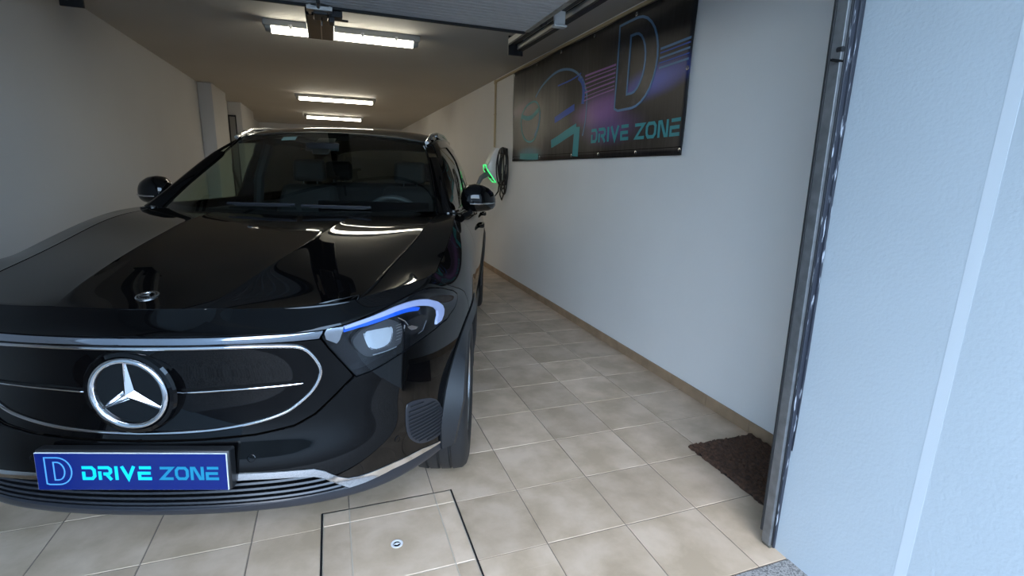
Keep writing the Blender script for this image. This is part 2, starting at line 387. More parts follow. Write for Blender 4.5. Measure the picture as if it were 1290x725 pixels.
# ---- glasshouse ------------------------------------------------------------------------------
WIND=Net([[(0,1.13,1.085),(.25,1.145,1.088),(.48,1.20,1.092),(.64,1.29,1.096),(.705,1.36,1.100)],
          [(0,1.40,1.252),(.24,1.412,1.250),(.46,1.452,1.243),(.605,1.515,1.236),(.662,1.562,1.232)],
          [(0,1.68,1.408),(.22,1.688,1.404),(.43,1.715,1.392),(.56,1.755,1.375),(.612,1.784,1.366)],
          [(0,1.925,1.530),(.20,1.928,1.526),(.39,1.940,1.513),(.515,1.957,1.499),(.562,1.968,1.490)]],True,1)
ROOF=Net([[(0,1.925,1.530),(.20,1.928,1.526),(.39,1.940,1.513),(.515,1.957,1.499),(.562,1.968,1.490),(.612,2.00,1.478)],
          [(0,2.2,1.577),(.20,2.2,1.574),(.40,2.2,1.562),(.52,2.2,1.547),(.570,2.2,1.535),(.622,2.2,1.513)],
          [(0,2.6,1.603),(.20,2.6,1.600),(.40,2.6,1.588),(.52,2.6,1.572),(.575,2.6,1.559),(.628,2.6,1.535)],
          [(0,3.05,1.605),(.20,3.05,1.602),(.40,3.05,1.589),(.52,3.05,1.572),(.570,3.05,1.559),(.622,3.05,1.533)],
          [(0,3.5,1.583),(.20,3.5,1.580),(.38,3.5,1.566),(.50,3.5,1.549),(.550,3.5,1.534),(.602,3.5,1.505)],
          [(0,3.95,1.53),(.20,3.94,1.527),(.36,3.93,1.513),(.47,3.92,1.494),(.515,3.91,1.480),(.565,3.88,1.445)]],True,1)
SIDE=Net([[(.785,1.345,1.108),(.800,1.62,1.101),(.802,2.0,1.099),(.800,2.5,1.103),(.786,3.1,1.115),(.755,3.6,1.131),(.69,4.0,1.152),(.64,4.12,1.165)],
          [(.735,1.55,1.228),(.765,1.76,1.225),(.774,2.1,1.232),(.772,2.55,1.242),(.757,3.1,1.255),(.725,3.6,1.268),(.665,3.96,1.270),(.63,4.06,1.268)],
          [(.680,1.77,1.362),(.706,1.92,1.376),(.716,2.2,1.392),(.718,2.6,1.405),(.704,3.1,1.410),(.672,3.57,1.405),(.62,3.91,1.372),(.597,3.99,1.355)],
          [(.612,2.00,1.478),(.618,2.10,1.497),(.624,2.3,1.518),(.628,2.65,1.536),(.621,3.1,1.531),(.598,3.54,1.502),(.572,3.83,1.456),(.562,3.895,1.442)]],False,-1)
# ==== the room ===============================================================================
XR,XL,ZC,YB,YF=1.361,-2.395,2.467,14.0,-.24
T=.331
def structure(o): o['kind']='structure'; return o
floor=structure(box('floor',M['grout'],None,XL,XR,-.335,YB,-.12,-.0025))
structure(box('wall_right',M['wall'],None,XR,XR+.2,YF,YB,-.12,ZC))
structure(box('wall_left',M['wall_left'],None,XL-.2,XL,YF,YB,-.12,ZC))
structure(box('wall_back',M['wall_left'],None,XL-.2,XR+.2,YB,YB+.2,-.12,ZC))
structure(box('ceiling',M['ceiling'],None,XL-.2,XR+.2,-.9,YB+.2,ZC,ZC+.25))
structure(box('wall_front_right',M['plaster'],None,.788,2.6,-2.3,YF,-.12,3.4,bevel=.004))  # outward extension past the reveal is added, dims sky light on the left wall
structure(box('wall_front_left',M['plaster'],None,-4.6,-2.09,-1.9,YF,-.12,3.4,bevel=.004))  # unseen; outward return added so the pillar gets less sky light
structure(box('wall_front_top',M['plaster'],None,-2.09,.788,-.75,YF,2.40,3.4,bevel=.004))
bead=MB().box(.7875,.789,-.688,-.658,-.1,3.3).build('trim_1',M['strip'],None,False); structure(bead)
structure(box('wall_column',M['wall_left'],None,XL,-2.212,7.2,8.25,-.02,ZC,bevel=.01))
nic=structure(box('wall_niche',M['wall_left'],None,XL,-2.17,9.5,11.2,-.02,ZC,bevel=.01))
# door in the niche wall, seen past the column
d2=thing('door_2','narrow grey door in the wall recess behind the left column','door',(-2.325,9.49,0)); d2['kind']='structure'
box('leaf',M['door_grey'],d2,-.05,.045,-.02,.005,0,2.2,.004)
MB().box(-.068,-.05,-.03,.005,0,2.23).box(.045,.06,-.03,.005,0,2.23).box(-.068,.06,-.03,.005,2.2,2.23).build('frame',M['dark_metal'],d2,False)
# tiles: every full tile shares one mesh; the tray cover is cut out of the grid
CX0,CX1,CY0,CY1=-2.354*T,-.806*T,-.262*T,1.266*T
GAP=.0045
def rect_minus(r,c):
    x0,x1,y0,y1=r; a0,a1,b0,b1=c
    if x1<=a0 or x0>=a1 or y1<=b0 or y0>=b1: return [r]
    out=[]
    if y0<b0: out.append((x0,x1,y0,b0))
    if y1>b1: out.append((x0,x1,b1,y1))
    m0,m1=max(y0,b0),min(y1,b1)
    if x0<a0: out.append((x0,a0,m0,m1))
    if x1>a1: out.append((a1,x1,m0,m1))
    return [q for q in out if q[1]-q[0]>.012 and q[3]-q[2]>.012]
def slab(mb,x0,x1,y0,y1,zt,zb,ch=.0015):
    v=[(x0,y0,zb),(x1,y0,zb),(x1,y1,zb),(x0,y1,zb),(x0,y0,zt-ch),(x1,y0,zt-ch),(x1,y1,zt-ch),(x0,y1,zt-ch),
       (x0+ch,y0+ch,zt),(x1-ch,y0+ch,zt),(x1-ch,y1-ch,zt),(x0+ch,y1-ch,zt)]
    f=[(8,9,10,11)]+[(i,(i+1)%4,4+(i+1)%4,4+i) for i in range(4)]+[(4+i,4+(i+1)%4,8+(i+1)%4,8+i) for i in range(4)]
    return mb.add(v,f)
COLX=[-8.15,-7.15,-6.13,-5.11,-4.09,-3.07,-2.05,-1.03,0,1.0,2.0,3.0,4.112]
tile_mesh={}
far=MB(); ntile=0
for j in range(-1,43):
    for i in range(len(COLX)-1):
        x0,x1=max(COLX[i]*T,XL),min(COLX[i+1]*T,XR); y0,y1=j*T,(j+1)*T
        if x1-x0<.02: continue
        r=(x0+GAP/2,x1-GAP/2,y0+GAP/2,y1-GAP/2)
        if j>=22: slab(far,*r,0,-.004); continue
        rs=rect_minus(r,(CX0-.004,CX1+.004,CY0-.004,CY1+.004))
        if not rs: continue
        dz=rng.uniform(-.0006,.0006)
        if len(rs)==1 and rs[0]==r:
            key=round(r[1]-r[0],4)
            if key not in tile_mesh:
                mb=MB(); w=key/2; slab(mb,-w,w,-(r[3]-r[2])/2,(r[3]-r[2])/2,0,-.008)
                me=bpy.data.meshes.new('tile'); me.from_pydata(mb.v,[],mb.f); me.materials.append(M['tile']); tile_mesh[key]=me
            link('tile',tile_mesh[key],floor,((r[0]+r[1])/2,(r[2]+r[3])/2,dz))
        else:
            mb=MB()
            for q in rs: slab(mb,*q,0,-.008,.0002)
            me=bpy.data.meshes.new('tile'); me.from_pydata(mb.v,[],mb.f); me.materials.append(M['tile']); link('tile',me,floor,(0,0,dz))
        ntile+=1
me=bpy.data.meshes.new('far_tiles'); me.from_pydata(far.v,[],far.f); me.materials.append(M['tile']); tag(link('far_tiles',me,floor),kind='stuff')
# skirting: tile pieces along the right and left wall
for nm,x0,x1 in (('baseboard_right',XR-.010,XR),('baseboard_left',XL,XL+.010)):
    b=structure(box(nm,M['light_grout'],None,x0 if x0>0 else XL,x1 if x0>0 else XL+.004,-.24,YB,-.002,.066))
    if x0>0: b.data.transform(Matrix.Translation((.006,0,0)))
    w=T
    me=None
    for k in range(0,43):
        y0=-.24+.004+k*T
        if y0>YB-.05: break
        if me is None:
            mb=MB(); slab(mb,0,.010,0,T-.004,.067,-.002); me=bpy.data.meshes.new('skirting_tile'); me.from_pydata(mb.v,[],mb.f); me.materials.append(M['skirt'])
        link('skirting_tile',me,b,((XR-.0115 if x0>0 else XL+.001)+rng.uniform(-.0006,.0006),y0,0))
# granite sill, pavement, street
structure(box('trim_2',M['granite'],None,-2.12,.85,-.95,-.334,-.12,.002,bevel=.003))
structure(box('ground',M['asphalt'],None,-16,16,-16,-.94,-.14,-.015))
structure(box('wall_street',M['facade'],None,-15,15,-11.2,-11.0,-.1,1.3))
structure(box('added_sky_blocker',M['plaster'],None,-4.6,2.6,-2.3,-.75,2.75,2.95,bevel=.01))  # added overhang out of view, keeps overhead sky light off the pillar
# ---- steel jamb of the garage door (leans a little, chipped paint) ----------------------------
jamb=thing('door_frame','chipped dark steel door jamb beside the rough white pillar','door frame',(.75,-.27,0))
def lean(name,m,x0,x1,y0,y1,z0=0.0,z1=2.39,bev=.002):
    dx0,dx1=.018-.75,-.030-.75
    r=lambda z,dx:[(x0+dx,y0+.27,z),(x1+dx,y0+.27,z),(x1+dx,y1+.27,z),(x0+dx,y1+.27,z)]
    return MB().loft([r(z0,dx0),r(z1,dx1)]).build(name,m,jamb,False,bevel=bev)
lean('jamb_post',M['chipped'],.762,.806,-.278,-.236)
lean('jamb_rib',M['chipped'],.778,.786,-.285,-.276)
lean('guide_channel',M['channel'],.734,.748,-.280,-.246,.02)
lean('guide_lip',M['olive'],.7485,.7615,-.274,-.238)
lean('guide_edge',M['dark_metal'],.746,.7505,-.284,-.276,.02)
lean('rubber_seal',M['rubber'],.7315,.746,-.2455,-.236,.06)
MB().cyl((.741-.019-.75,-.012,1.69),(.741-.019-.75,.004,1.69),.008,12).build('bolt',M['dark_metal'],jamb)
MB().box(-.062,-.012,-.011,-.004,1.655,1.661).build('joint',M['dark'],jamb,False)
for xx in (-2.05,):
    j2=thing('door_frame','dark steel door jamb at the left side of the garage opening','door frame',(xx,-.27,0))
    box('jamb_post',M['frame_paint'],j2,-.04,.01,-.01,.03,0,2.39,.002); box('guide_channel',M['galv'],j2,.01,.03,-.006,.03,.02,2.39,.001)
# ---- overhead sectional door, open under the ceiling -------------------------------------------
dz0=2.222
door=thing('door_1','white ribbed garage door panel lying open under the ceiling','garage door',(-.72,.85,dz0)); door['kind']='structure'
xa,xb=-1.28,1.285
me=None
ns=20; sw=2.06/ns
for k in range(ns):
    if me is None:
        mb=MB(); mb.loft([[(xa,.002,.012),(xa,.006,0),(xa,sw*.45,0),(xa,sw*.5,.009),(xa,sw*.55,0),(xa,sw-.006,0),(xa,sw-.002,.012),(xa,sw-.002,.036),(xa,.002,.036)],
                         [(xb,.002,.012),(xb,.006,0),(xb,sw*.45,0),(xb,sw*.5,.009),(xb,sw*.55,0),(xb,sw-.006,0),(xb,sw-.002,.012),(xb,sw-.002,.036),(xb,.002,.036)]])
        s=mb.build('slat',M['door_panel'],door,False); me=s.data; s.location=(0,-1.0+k*sw,0)
    else: link('slat',me,door,(0,-1.0+k*sw,0))
box('core',M['dark'],door,xa+.01,xb-.01,-.99,1.05,.014,.034)
box('bottom_seal',M['rubber'],door,xa,xb+.01,1.06,1.085,-.012,.036,.004)
box('end_stile',M['galv'],door,xb,xb+.035,-.995,1.06,-.002,.04,.002)
box('end_stile',M['galv'],door,xa-.035,xa,-.995,1.06,-.002,.04,.002)
def track(sx,label):
    t=thing('door_track',label,'rail',(.72 if sx>0 else -2.06,1.2,2.27))
    s=1 if sx>0 else -1
    for dx,dz in ((0,.055),(.075*s,.02)):
        box('rail',M['dark_metal'],t,dx-.022,dx+.022,-1.4,1.42,dz-.028,dz+.028,.003)
        MB().box(dx-.0245*s-.003,dx-.0245*s+.003,-1.38,1.40,dz-.017,dz+.017).build('rail_web',M['rail'],t,False)
    MB().box(-.02,.10*s if s>0 else .02,1.41,1.425,-.04,.10).build('end_stop',M['dark_metal'],t,False) if s>0 else MB().box(-.10,.02,1.41,1.425,-.04,.10).build('end_stop',M['dark_metal'],t,False)
    for yy in (-.6,.95):
        MB().box(min(0,.07*s),max(0,.07*s),yy-.02,yy+.02,.05,.197).build('hanger',M['galv'],t,False)
    return t
tr=track(1,'dark twin door track with pale inner faces along the right of the ceiling')
box('hinge_bracket',M['white_plastic'],tr,-.055,.020,.455,.475,-.055,.085,.004)
box('bracket_foot',M['white_plastic'],tr,-.058,.026,.44,.49,-.066,-.052,.003)
MB().cyl((-.06,.72,.012),(.0,.72,.03),.016,12).cyl((-.10,.735,.0),(-.04,.735,0),.010,10).build('roller',M['dark_metal'],tr)
MB().box(-.12,-.05,.66,.80,-.02,.006).box(-.09,-.05,.58,.66,-.005,.01).build('roller_plate',M['dark_metal'],tr,False,bevel=.002)
track(-1,'dark twin door track at the top left corner of the garage')
# ---- door opener hanging from the ceiling -----------------------------------------------------
op=thing('door_opener','glossy black garage door opener unit hanging in front of the first lamp','opener',(-.69,2.37,2.2))
MB().loft([[(-.083,-.29,.012),(.083,-.29,.012),(.083,-.29,.15),(-.083,-.29,.15)],[(-.085,.28,0),(.085,.28,0),(.085,.28,.16),(-.085,.28,.16)]]).build('motor_housing',M['opener'],op,True,bevel=.012)
box('rail',M['galv'],op,-.016,.016,-2.55,-.25,.085,.115,.002)
box('cover_seam',M['satin'],op,.002,.007,-.285,.275,-.002,.004)
for sx in (-.06,.045): MB().box(sx,sx+.015,-.05,.0,.15,.267).build('ceiling_strap',M['galv'],op,False)
box('carriage',M['black_plastic'],op,-.035,.045,-.46,-.33,-.025,.075,.006)
MB().tube([(.01,-.40,-.02),(.01,-.42,-.05),(.008,-.42,-.075)],.004,6).build('release_cord',M['satin'],op)
MB().box(.05,.125,-.43,-.36,-.02,.05).box(.08,.16,-.36,-.33,-.02,-.012).box(.05,.08,-.42,-.34,-.05,-.02).build('limit_switch',M['dark_metal'],op,False,bevel=.003)
MB().box(-.06,-.045,-.47,-.38,-.01,.05).box(.05,.062,-.47,-.38,-.01,.05).box(-.07,.07,-.50,-.44,-.012,.010).build('arm_bracket',M['galv'],op,False,bevel=.002)
MB().tube([(-.005,-.46,.0),(-.005,-.60,.005)],.010,8).build('pull_arm',M['dark_metal'],op)
# ---- batten lamps -------------------------------------------------------------------------------
def lamp(x,y,label,L=1.25):
    t=thing('ceiling_light',label,'lamp',(x,y,ZC),0,'batten lamps along the ceiling')
    MB().loft([[(s*L/2,-.055,0),(s*L/2,-.048,-.05),(s*L/2,.048,-.05),(s*L/2,.055,0)] for s in (-1,1)]).build('housing',M['lamp_body'],t,False,bevel=.006)
    prof=[(.046*math.cos(a),-.052-.044*math.sin(a)) for a in np.linspace(0,math.pi,13)]
    MB().loft([[(s,y_,z_) for y_,z_ in prof] for s in (-L/2+.06,L/2-.06)]).build('diffuser',M['tube'],t)
    for s in (-1,1):
        MB().loft([[(s*(L/2-.06),y_,z_) for y_,z_ in prof],[(s*(L/2-.015),y_*.9,-.05+(z_+.05)*.85) for y_,z_ in prof]]).build('end_cap',M['lamp_body'],t)
    for k in (-.42,-.14,.14,.42): MB().box(k-.012,k+.012,-.058,-.045,-.062,-.03).build('clip',M['white_plastic'],t,False,bevel=.002)
    return t
lamp(-.50,3.38,'long lit batten lamp nearest the camera, crossing behind the door opener')
lamp(-.515,7.70,'second lit batten lamp back, hanging clear above the car roof')
lamp(-.52,10.95,'farthest lit batten lamp, just above the car roof edge')
# ==== the car ================================================================================
for _net,_uv,_dir in ((BODY,(0,5),(0,-1,0)),(HOOD,(0,6),(0,0,1)),(WIND,(0,1),(0,-1,0)),(ROOF,(0,2),(0,0,1)),(SIDE,(3,1.5),(1,0,0))):
    if float(_net.normal(_uv)[0]@np.array(_dir))<0: _net.flip*=-1
def inside(P,poly):
    x,y=P[:,0],P[:,1]; r=np.zeros(len(P),bool); n=len(poly); j=n-1
    for i in range(n):
        xi,yi=poly[i]; xj,yj=poly[j]
        if yi!=yj:
            c=((yi>y)!=(yj>y))&(x<(xj-xi)*(y-yi)/(yj-yi)+xi); r^=c
        j=i
    return r
def densify(poly,step,net=None):
    out=[]
    n=len(poly)
    for i in range(n):
        a=np.array(poly[i],float); b=np.array(poly[(i+1)%n],float)
        k=max(1,int(math.ceil(np.hypot(*(b-a))/step)))
        for q in range(k): out.append(a+(b-a)*q/k)
    return np.array(out)
def smooth_poly(poly,it=2,closed=True):
    P=[np.array(p,float) for p in poly]
    for _ in range(it):
        Q=[]
        n=len(P)
        if not closed: Q.append(P[0])
        for i in range(n if closed else n-1):
            a,b=P[i],P[(i+1)%n]; Q+=[a*.75+b*.25,a*.25+b*.75]
        if not closed: Q.append(P[-1])
        P=Q
    return [tuple(p) for p in P]
def shrink(net,poly,d):
    """move a uv loop inwards by d metres"""
    P=np.asarray(poly,float); n=len(P)
    area=.5*np.sum(P[:,0]*np.roll(P[:,1],-1)-np.roll(P[:,0],-1)*P[:,1])
    X=net.at(P); e=1e-3
    Xu=(net.at(P+[e,0])-X)/e; Xv=(net.at(P+[0,e])-X)/e; N=np.cross(Xu,Xv)
    N/=np.maximum(np.linalg.norm(N,axis=1),1e-9)[:,None]
    t1=X-np.roll(X,1,0); t2=np.roll(X,-1,0)-X
    t1/=np.maximum(np.linalg.norm(t1,axis=1),1e-9)[:,None]; t2/=np.maximum(np.linalg.norm(t2,axis=1),1e-9)[:,None]
    n1=np.cross(N,t1)*np.sign(area); n2=np.cross(N,t2)*np.sign(area)
    m=n1+n2; m/=np.maximum(np.linalg.norm(m,axis=1),.2)[:,None]
    k=1/np.clip(np.einsum('ij,ij->i',m,n1),.55,1)
    D=m*(d*k)[:,None]
    # 3-D step -> uv step (least squares on the tangent plane)
    a=np.einsum('ij,ij->i',Xu,Xu); b=np.einsum('ij,ij->i',Xu,Xv); c=np.einsum('ij,ij->i',Xv,Xv)
    p=np.einsum('ij,ij->i',D,Xu); q=np.einsum('ij,ij->i',D,Xv); det=np.maximum(a*c-b*b,1e-10)
    return P+np.c_[(c*p-b*q)/det,(a*q-b*p)/det]
def panel(name,net,outer,m,parent,holes=(),du=.14,dv=.16,step=.10,gap=.002,depth=.012,off=0.0,flipx=False,label=None,crown=0.0,inner=True):
    """a sheet cut from a surface along uv outlines, edges turned in, normals taken from the surface"""
    loops=[densify(outer,step)]+[densify(h,step) for h in holes]
    if gap:
        loops[0]=shrink(net,loops[0],gap)
        loops[1:]=[shrink(net,h,-gap) for h in loops[1:]]
    o=loops[0]; lo,hi=o.min(0),o.max(0)
    U,V=np.meshgrid(np.arange(lo[0]+du*.5,hi[0],du),np.arange(lo[1]+dv*.5,hi[1],dv)); G=np.c_[U.ravel(),V.ravel()]
    if len(G):
        ok=inside(G,o)
        for h in loops[1:]: ok&=~inside(G,h)
        G=G[ok]
        B=np.concatenate(loops)
        if len(G):
            keep=np.ones(len(G),bool)
            for s in range(0,len(G),400):
                dd=((G[s:s+400,None,:]-B[None])/[du,dv])**2
                keep[s:s+400]=dd.sum(2).min(1)>.16
            G=G[keep]
    pts=np.concatenate(loops+[G]) if len(G) else np.concatenate(loops)
    edges=[];k=0
    for l in loops:
        n=len(l); edges+=[(k+i,k+(i+1)%n) for i in range(n)]; k+=n
    r=delaunay_2d_cdt([Vector(p) for p in pts.tolist()],edges,[],0,1e-7)
    vs=np.array([tuple(p) for p in r[0]]); fs=np.array([tuple(f) for f in r[2] if len(f)==3])
    c=vs[fs].mean(1); ok=inside(c,loops[0])
    for h in loops[1:]: ok&=~inside(c,h)
    fs=fs[ok]
    X=net.at(vs); N=net.normal(vs); X=X+N*off
    if crown:
        B=np.concatenate(loops); D=np.array([np.sqrt((((net.at(B)-x)**2).sum(1)).min()) for x in net.at(vs)])
        X=X+N*(crown*np.clip(D/.012,0,1)*(2-np.clip(D/.012,0,1)))[:,None]
    q1,q2=vs[fs[:,1]]-vs[fs[:,0]],vs[fs[:,2]]-vs[fs[:,0]]; ar=q1[:,0]*q2[:,1]-q1[:,1]*q2[:,0]
    ok=np.abs(ar)>2e-5; fs,ar=fs[ok],ar[ok]                 # drop slivers along straight outlines
    fs[ar<0]=fs[ar<0][:,::-1]
    fn=np.cross(X[fs[:,1]]-X[fs[:,0]],X[fs[:,2]]-X[fs[:,0]])
    if np.einsum('ij,ij->i',fn,N[fs[:,0]]).sum()<0: fs=fs[:,::-1].copy()
    verts=X.tolist(); faces=[list(map(int,f)) for f in fs]; cn=[[N[i] for i in f] for f in fs]
    if depth:
        cnt={}
        for f in faces:
            for i in range(3):
                a,b=f[i],f[(i+1)%3]; cnt[(a,b)]=1
        for (a,b) in [e for e in cnt if (e[1],e[0]) not in cnt]:
            k=len(verts)
            pa,pb=X[a],X[b]; qa,qb=pa-N[a]*depth,pb-N[b]*depth
            sn=np.cross(qa-pa,pb-pa); ln=np.linalg.norm(sn)
            if ln<1e-12: continue
            sn/=ln; ra=(N[a]+sn); ra/=np.linalg.norm(ra); rb=(N[b]+sn); rb/=np.linalg.norm(rb)
            verts+=[pa.tolist(),pb.tolist(),qb.tolist(),qa.tolist()]
            # outward: away from the sheet
            faces.append([k+1,k,k+3,k+2]); 
            fnn=np.cross(pa-pb,qa-pb)
            s=1 if fnn@sn>0 else -1
            cn.append([rb*s if s<0 else rb,ra,sn*s,sn*s] if s>0 else [-rb,-ra,-sn,-sn])
    if flipx:
        verts=[[-x,y,z] for x,y,z in verts]; faces=[f[::-1] for f in faces]; cn=[[np.array([-q[0],q[1],q[2]]) for q in c][::-1] for c in cn]
    me=bpy.data.meshes.new(name); me.from_pydata(verts,[],faces); me.materials.append(m)
    for p in me.polygons: p.use_smooth=True
    me.normals_split_custom_set([tuple(q) for c in cn for q in c])
    ob=link(name,me,parent)
    if label: ob['label']=label
    return ob
def both(name,net,outer,m,parent,**k):
    a=panel(name,net,outer,m,parent,**k); b=panel(name,net,outer,m,parent,flipx=True,**k); return a,b
def mir(l): return [(-u,v) for u,v in l][::-1]
def sym(right):
    """closed outline from its right half, listed from top centre to bottom centre"""
    return list(right)+mir(right)
def on_tube(name,net,uv,r,m,parent,off=0.0,closed=False,n=8,flipx=False,squash=1):
    P=net.at(uv)+net.normal(uv)*off
    if flipx: P=P*np.array([-1,1,1])
    P=P.tolist()
    mb=MB()
    if closed:
        P=P+[P[0],P[1]]; mb.tube(P,r,n,False,squash)
    else: mb.tube(P,r,n,True,squash)
    return mb.build(name,m,parent)
def resample(uv,step=.08):
    uv=np.asarray(uv,float); out=[uv[0]]
    for a,b in zip(uv[:-1],uv[1:]):
        k=max(1,int(np.hypot(*(b-a))/step)); out+=[a+(b-a)*q/k for q in range(1,k+1)]
    return np.array(out)
def inv(y,z,guess):
    uv=np.array(guess,float)
    for _ in range(40):
        p=BODY.at(uv)[0]; f=np.array([p[1]-y,p[2]-z])
        J=np.zeros((2,2))
        for k in range(2):
            q=uv.copy(); q[k]+=1e-4; J[:,k]=((BODY.at(q)[0]-p)/1e-4)[1:]
        st=np.linalg.lstsq(J,-f,rcond=None)[0]; uv=uv+np.clip(st,-.3,.3)
        if np.abs(st).max()<1e-8: break
    return tuple(uv)
AX_F,AX_R,WH_R=.845,3.612,.350
def arch(yc,r,a0,a1,n=28,guess=(7,5)):
    out=[]; g=guess
    for a in np.linspace(math.radians(a0),math.radians(a1),n):
        g=inv(yc-r*math.cos(a),WH_R+r*math.sin(a),g); out.append(g)
    return out          # a=0: front of the wheel, 90: top, 180: rear
car=thing('car','black electric sport utility car with a blue dealer plate, parked askew','car',(-1.241,.112,0),-.30608)
RA=.405
A_f=arch(AX_F,RA,-18,68,20,(6.3,2)); A_t=arch(AX_F,RA,68,198,30,A_f[-1]); A_r=arch(AX_R,RA,-18,198,44,(13.3,2))
SEAM=[(4.977,8),(5.3,7.62),(5.70,7.25),(6.05,6.98),(6.35,6.6),(6.62,6.2),(6.80,5.75),A_f[-1]]
HL=[(2.913,6.061),(2.959,6.313),(2.999,6.666),(3.156,6.763),(3.321,6.760),(3.612,6.900),(3.928,7.000),(4.270,7.055),(4.664,7.098),(5.117,7.110),(5.60,7.03),(6.011,6.780),(6.230,6.40),(6.270,6.041),(6.180,5.710),(5.870,5.330),(5.429,5.160),(5.039,5.095),(4.725,5.070),(4.442,5.052),(4.124,5.025),(3.825,4.992),(3.504,4.978),(3.329,5.237),(3.160,5.500),(3.027,5.748)]
STRIP_T,STRIP_B=6.66,6.08
# bumper: nose band above the light band, body side below the grille, one sheet with holes
edge2=[(0,3.862),(.804,3.880),(1.590,3.945),(2.246,4.089),(2.66,4.31),(3.021,4.615),(3.30,4.85),(3.46,4.965)]
grille_field=[(0,STRIP_B-.02),(1.5,STRIP_B-.02),(2.905,STRIP_B-.04)]+[(3.02,5.735),(3.16,5.49),(3.33,5.225),(3.46,5.02)]+edge2[::-1]
trimT=[(0,2.985),(.8,2.965),(1.597,2.915),(2.243,2.868),(2.613,2.817),(2.839,2.650),(3.095,2.313),(3.264,2.158),(3.479,2.095),(4.200,2.075),(4.958,1.944),(5.548,1.70)]
trimB=[(0,2.76),(.8,2.745),(1.589,2.718),(2.233,2.650),(2.600,2.559),(2.769,2.447),(2.969,2.184),(3.268,1.759),(3.583,1.771),(4.188,1.850),(5.0,1.755),(5.558,1.634)]
slot=[(3.271,1.726),(2.872,1.744),(2.324,1.740),(1.526,1.693),(.729,1.647),(0,1.612)]
clad=[(5.60,1.70),(5.80,1.95),(5.95,2.35),(6.06,2.85),(6.11,3.4)]
pr=[(0,8)]+[(k,8.0) for k in (1,2,3,4)]+SEAM+A_f[::-1][1:9]+[(6.33,3.75)]+clad[::-1]+trimB[:7:-1]+[(3.271,1.76)]+trimB[7::-1][1:]
bumper=panel('bumper',BODY,sym(pr),M['paint'],car,holes=[sym([(0,STRIP_T),(1.5,STRIP_T),(2.985,STRIP_T)]+[HL[1],HL[0]]+grille_field[3:]),HL,mir(HL)],du=.11,dv=.12,gap=.0018)
# lower lip (dark plastic) and the intake between
lipr=[(0,1.612)]+slot[::-1][1:]+[(3.6,1.745),(4.188,1.82),(5.0,1.73)]+clad+[(6.33,3.70)]+A_f[::-1][9:]+[A_f[0],(6.05,1.0),(5.9,.35),(5,.3),(3,.3),(0,.3)]
panel('lower_lip',BODY,sym(lipr),M['lip'],car,du=.14,dv=.16,gap=.0012,depth=.02)
intake=panel('lower_intake',BODY,sym(trimB[:8]+slot),M['dark'],car,off=-.055,gap=-.01,depth=0)
for k,(v0,v1) in enumerate(((2.56,2.50),(2.35,2.29),(2.14,2.08),(1.93,1.87),(1.75,1.70))):
    ue=np.interp((v0+v1)/2,[1.74,2.184,2.447,2.56],[3.22,2.95,2.76,2.52])
    mb=MB(); us=np.linspace(-ue,ue,41)
    f_=lambda v,off: (BODY.at(np.c_[us,np.full(41,v)+.06*np.abs(us/3.2)**3*0-.0])+BODY.normal(np.c_[us,np.full(41,v)])*off)
    a,b,c,d=f_(v0,-.006),f_(v1,-.003),f_(v1-.25,-.045),f_(v0-.22,-.045)
    mb.loft([[tuple(a[i]),tuple(b[i]),tuple(c[i]),tuple(d[i])] for i in range(41)]).build('slat',M['slat'],intake)
tr_=panel('lower_chrome_trim',BODY,sym(trimT+trimB[::-1]),M['chrome'],car,off=.0035,gap=.0,depth=.012,du=.08,dv=.05,step=.06,crown=.004,label='bright chrome trim strip above the lower intake')
# light band between the lamps
panel('light_band',BODY,sym([(0,STRIP_T-.04),(1.5,STRIP_T-.04),(2.955,STRIP_T-.04),(2.93,6.35),(2.87,STRIP_B),(1.5,STRIP_B),(0,STRIP_B)]),M['light_strip'],car,off=-.002,gap=.0015,depth=.014,du=.1,dv=.09,crown=.0035)
# grille field and its chrome outline
gp=panel('grille_panel',BODY,sym(grille_field),M['gloss_black'],car,off=-.010,gap=.003,depth=.004,du=.1,dv=.1,label='closed gloss black grille panel')
ring=[(0,5.925),(.684,5.930),(1.659,5.945),(2.386,5.892),(2.588,5.780),(2.715,5.587),(2.815,5.372),(2.840,5.230),(2.786,5.053),(2.644,4.836),(2.339,4.577),(2.073,4.391),(1.477,4.191),(.805,4.068),(0,4.044)]
rs=resample(smooth_poly(ring,2,False),.06)
full=np.concatenate([rs,(rs*[-1,1])[::-1][1:-1]])
on_tube('chrome_outline',BODY,full,.0058,M['chrome'],gp,off=-.009,closed=True,n=10)
for s in (1,-1):
    gl=resample([(s*.62,4.915),(s*1.144,4.945),(s*1.776,4.975),(s*2.47,5.005)],.06)
    on_tube('chrome_line',BODY,gl,[.0012]*2+[.0026]*(len(gl)-3)+[.001],M['chrome'],gp,off=-.0098)
    gl=resample([(s*.60,4.97),(s*1.144,5.01),(s*1.776,5.04),(s*2.5,5.065)],.06)
    on_tube('groove',BODY,gl,.0045,M['dark'],gp,off=-.0125)
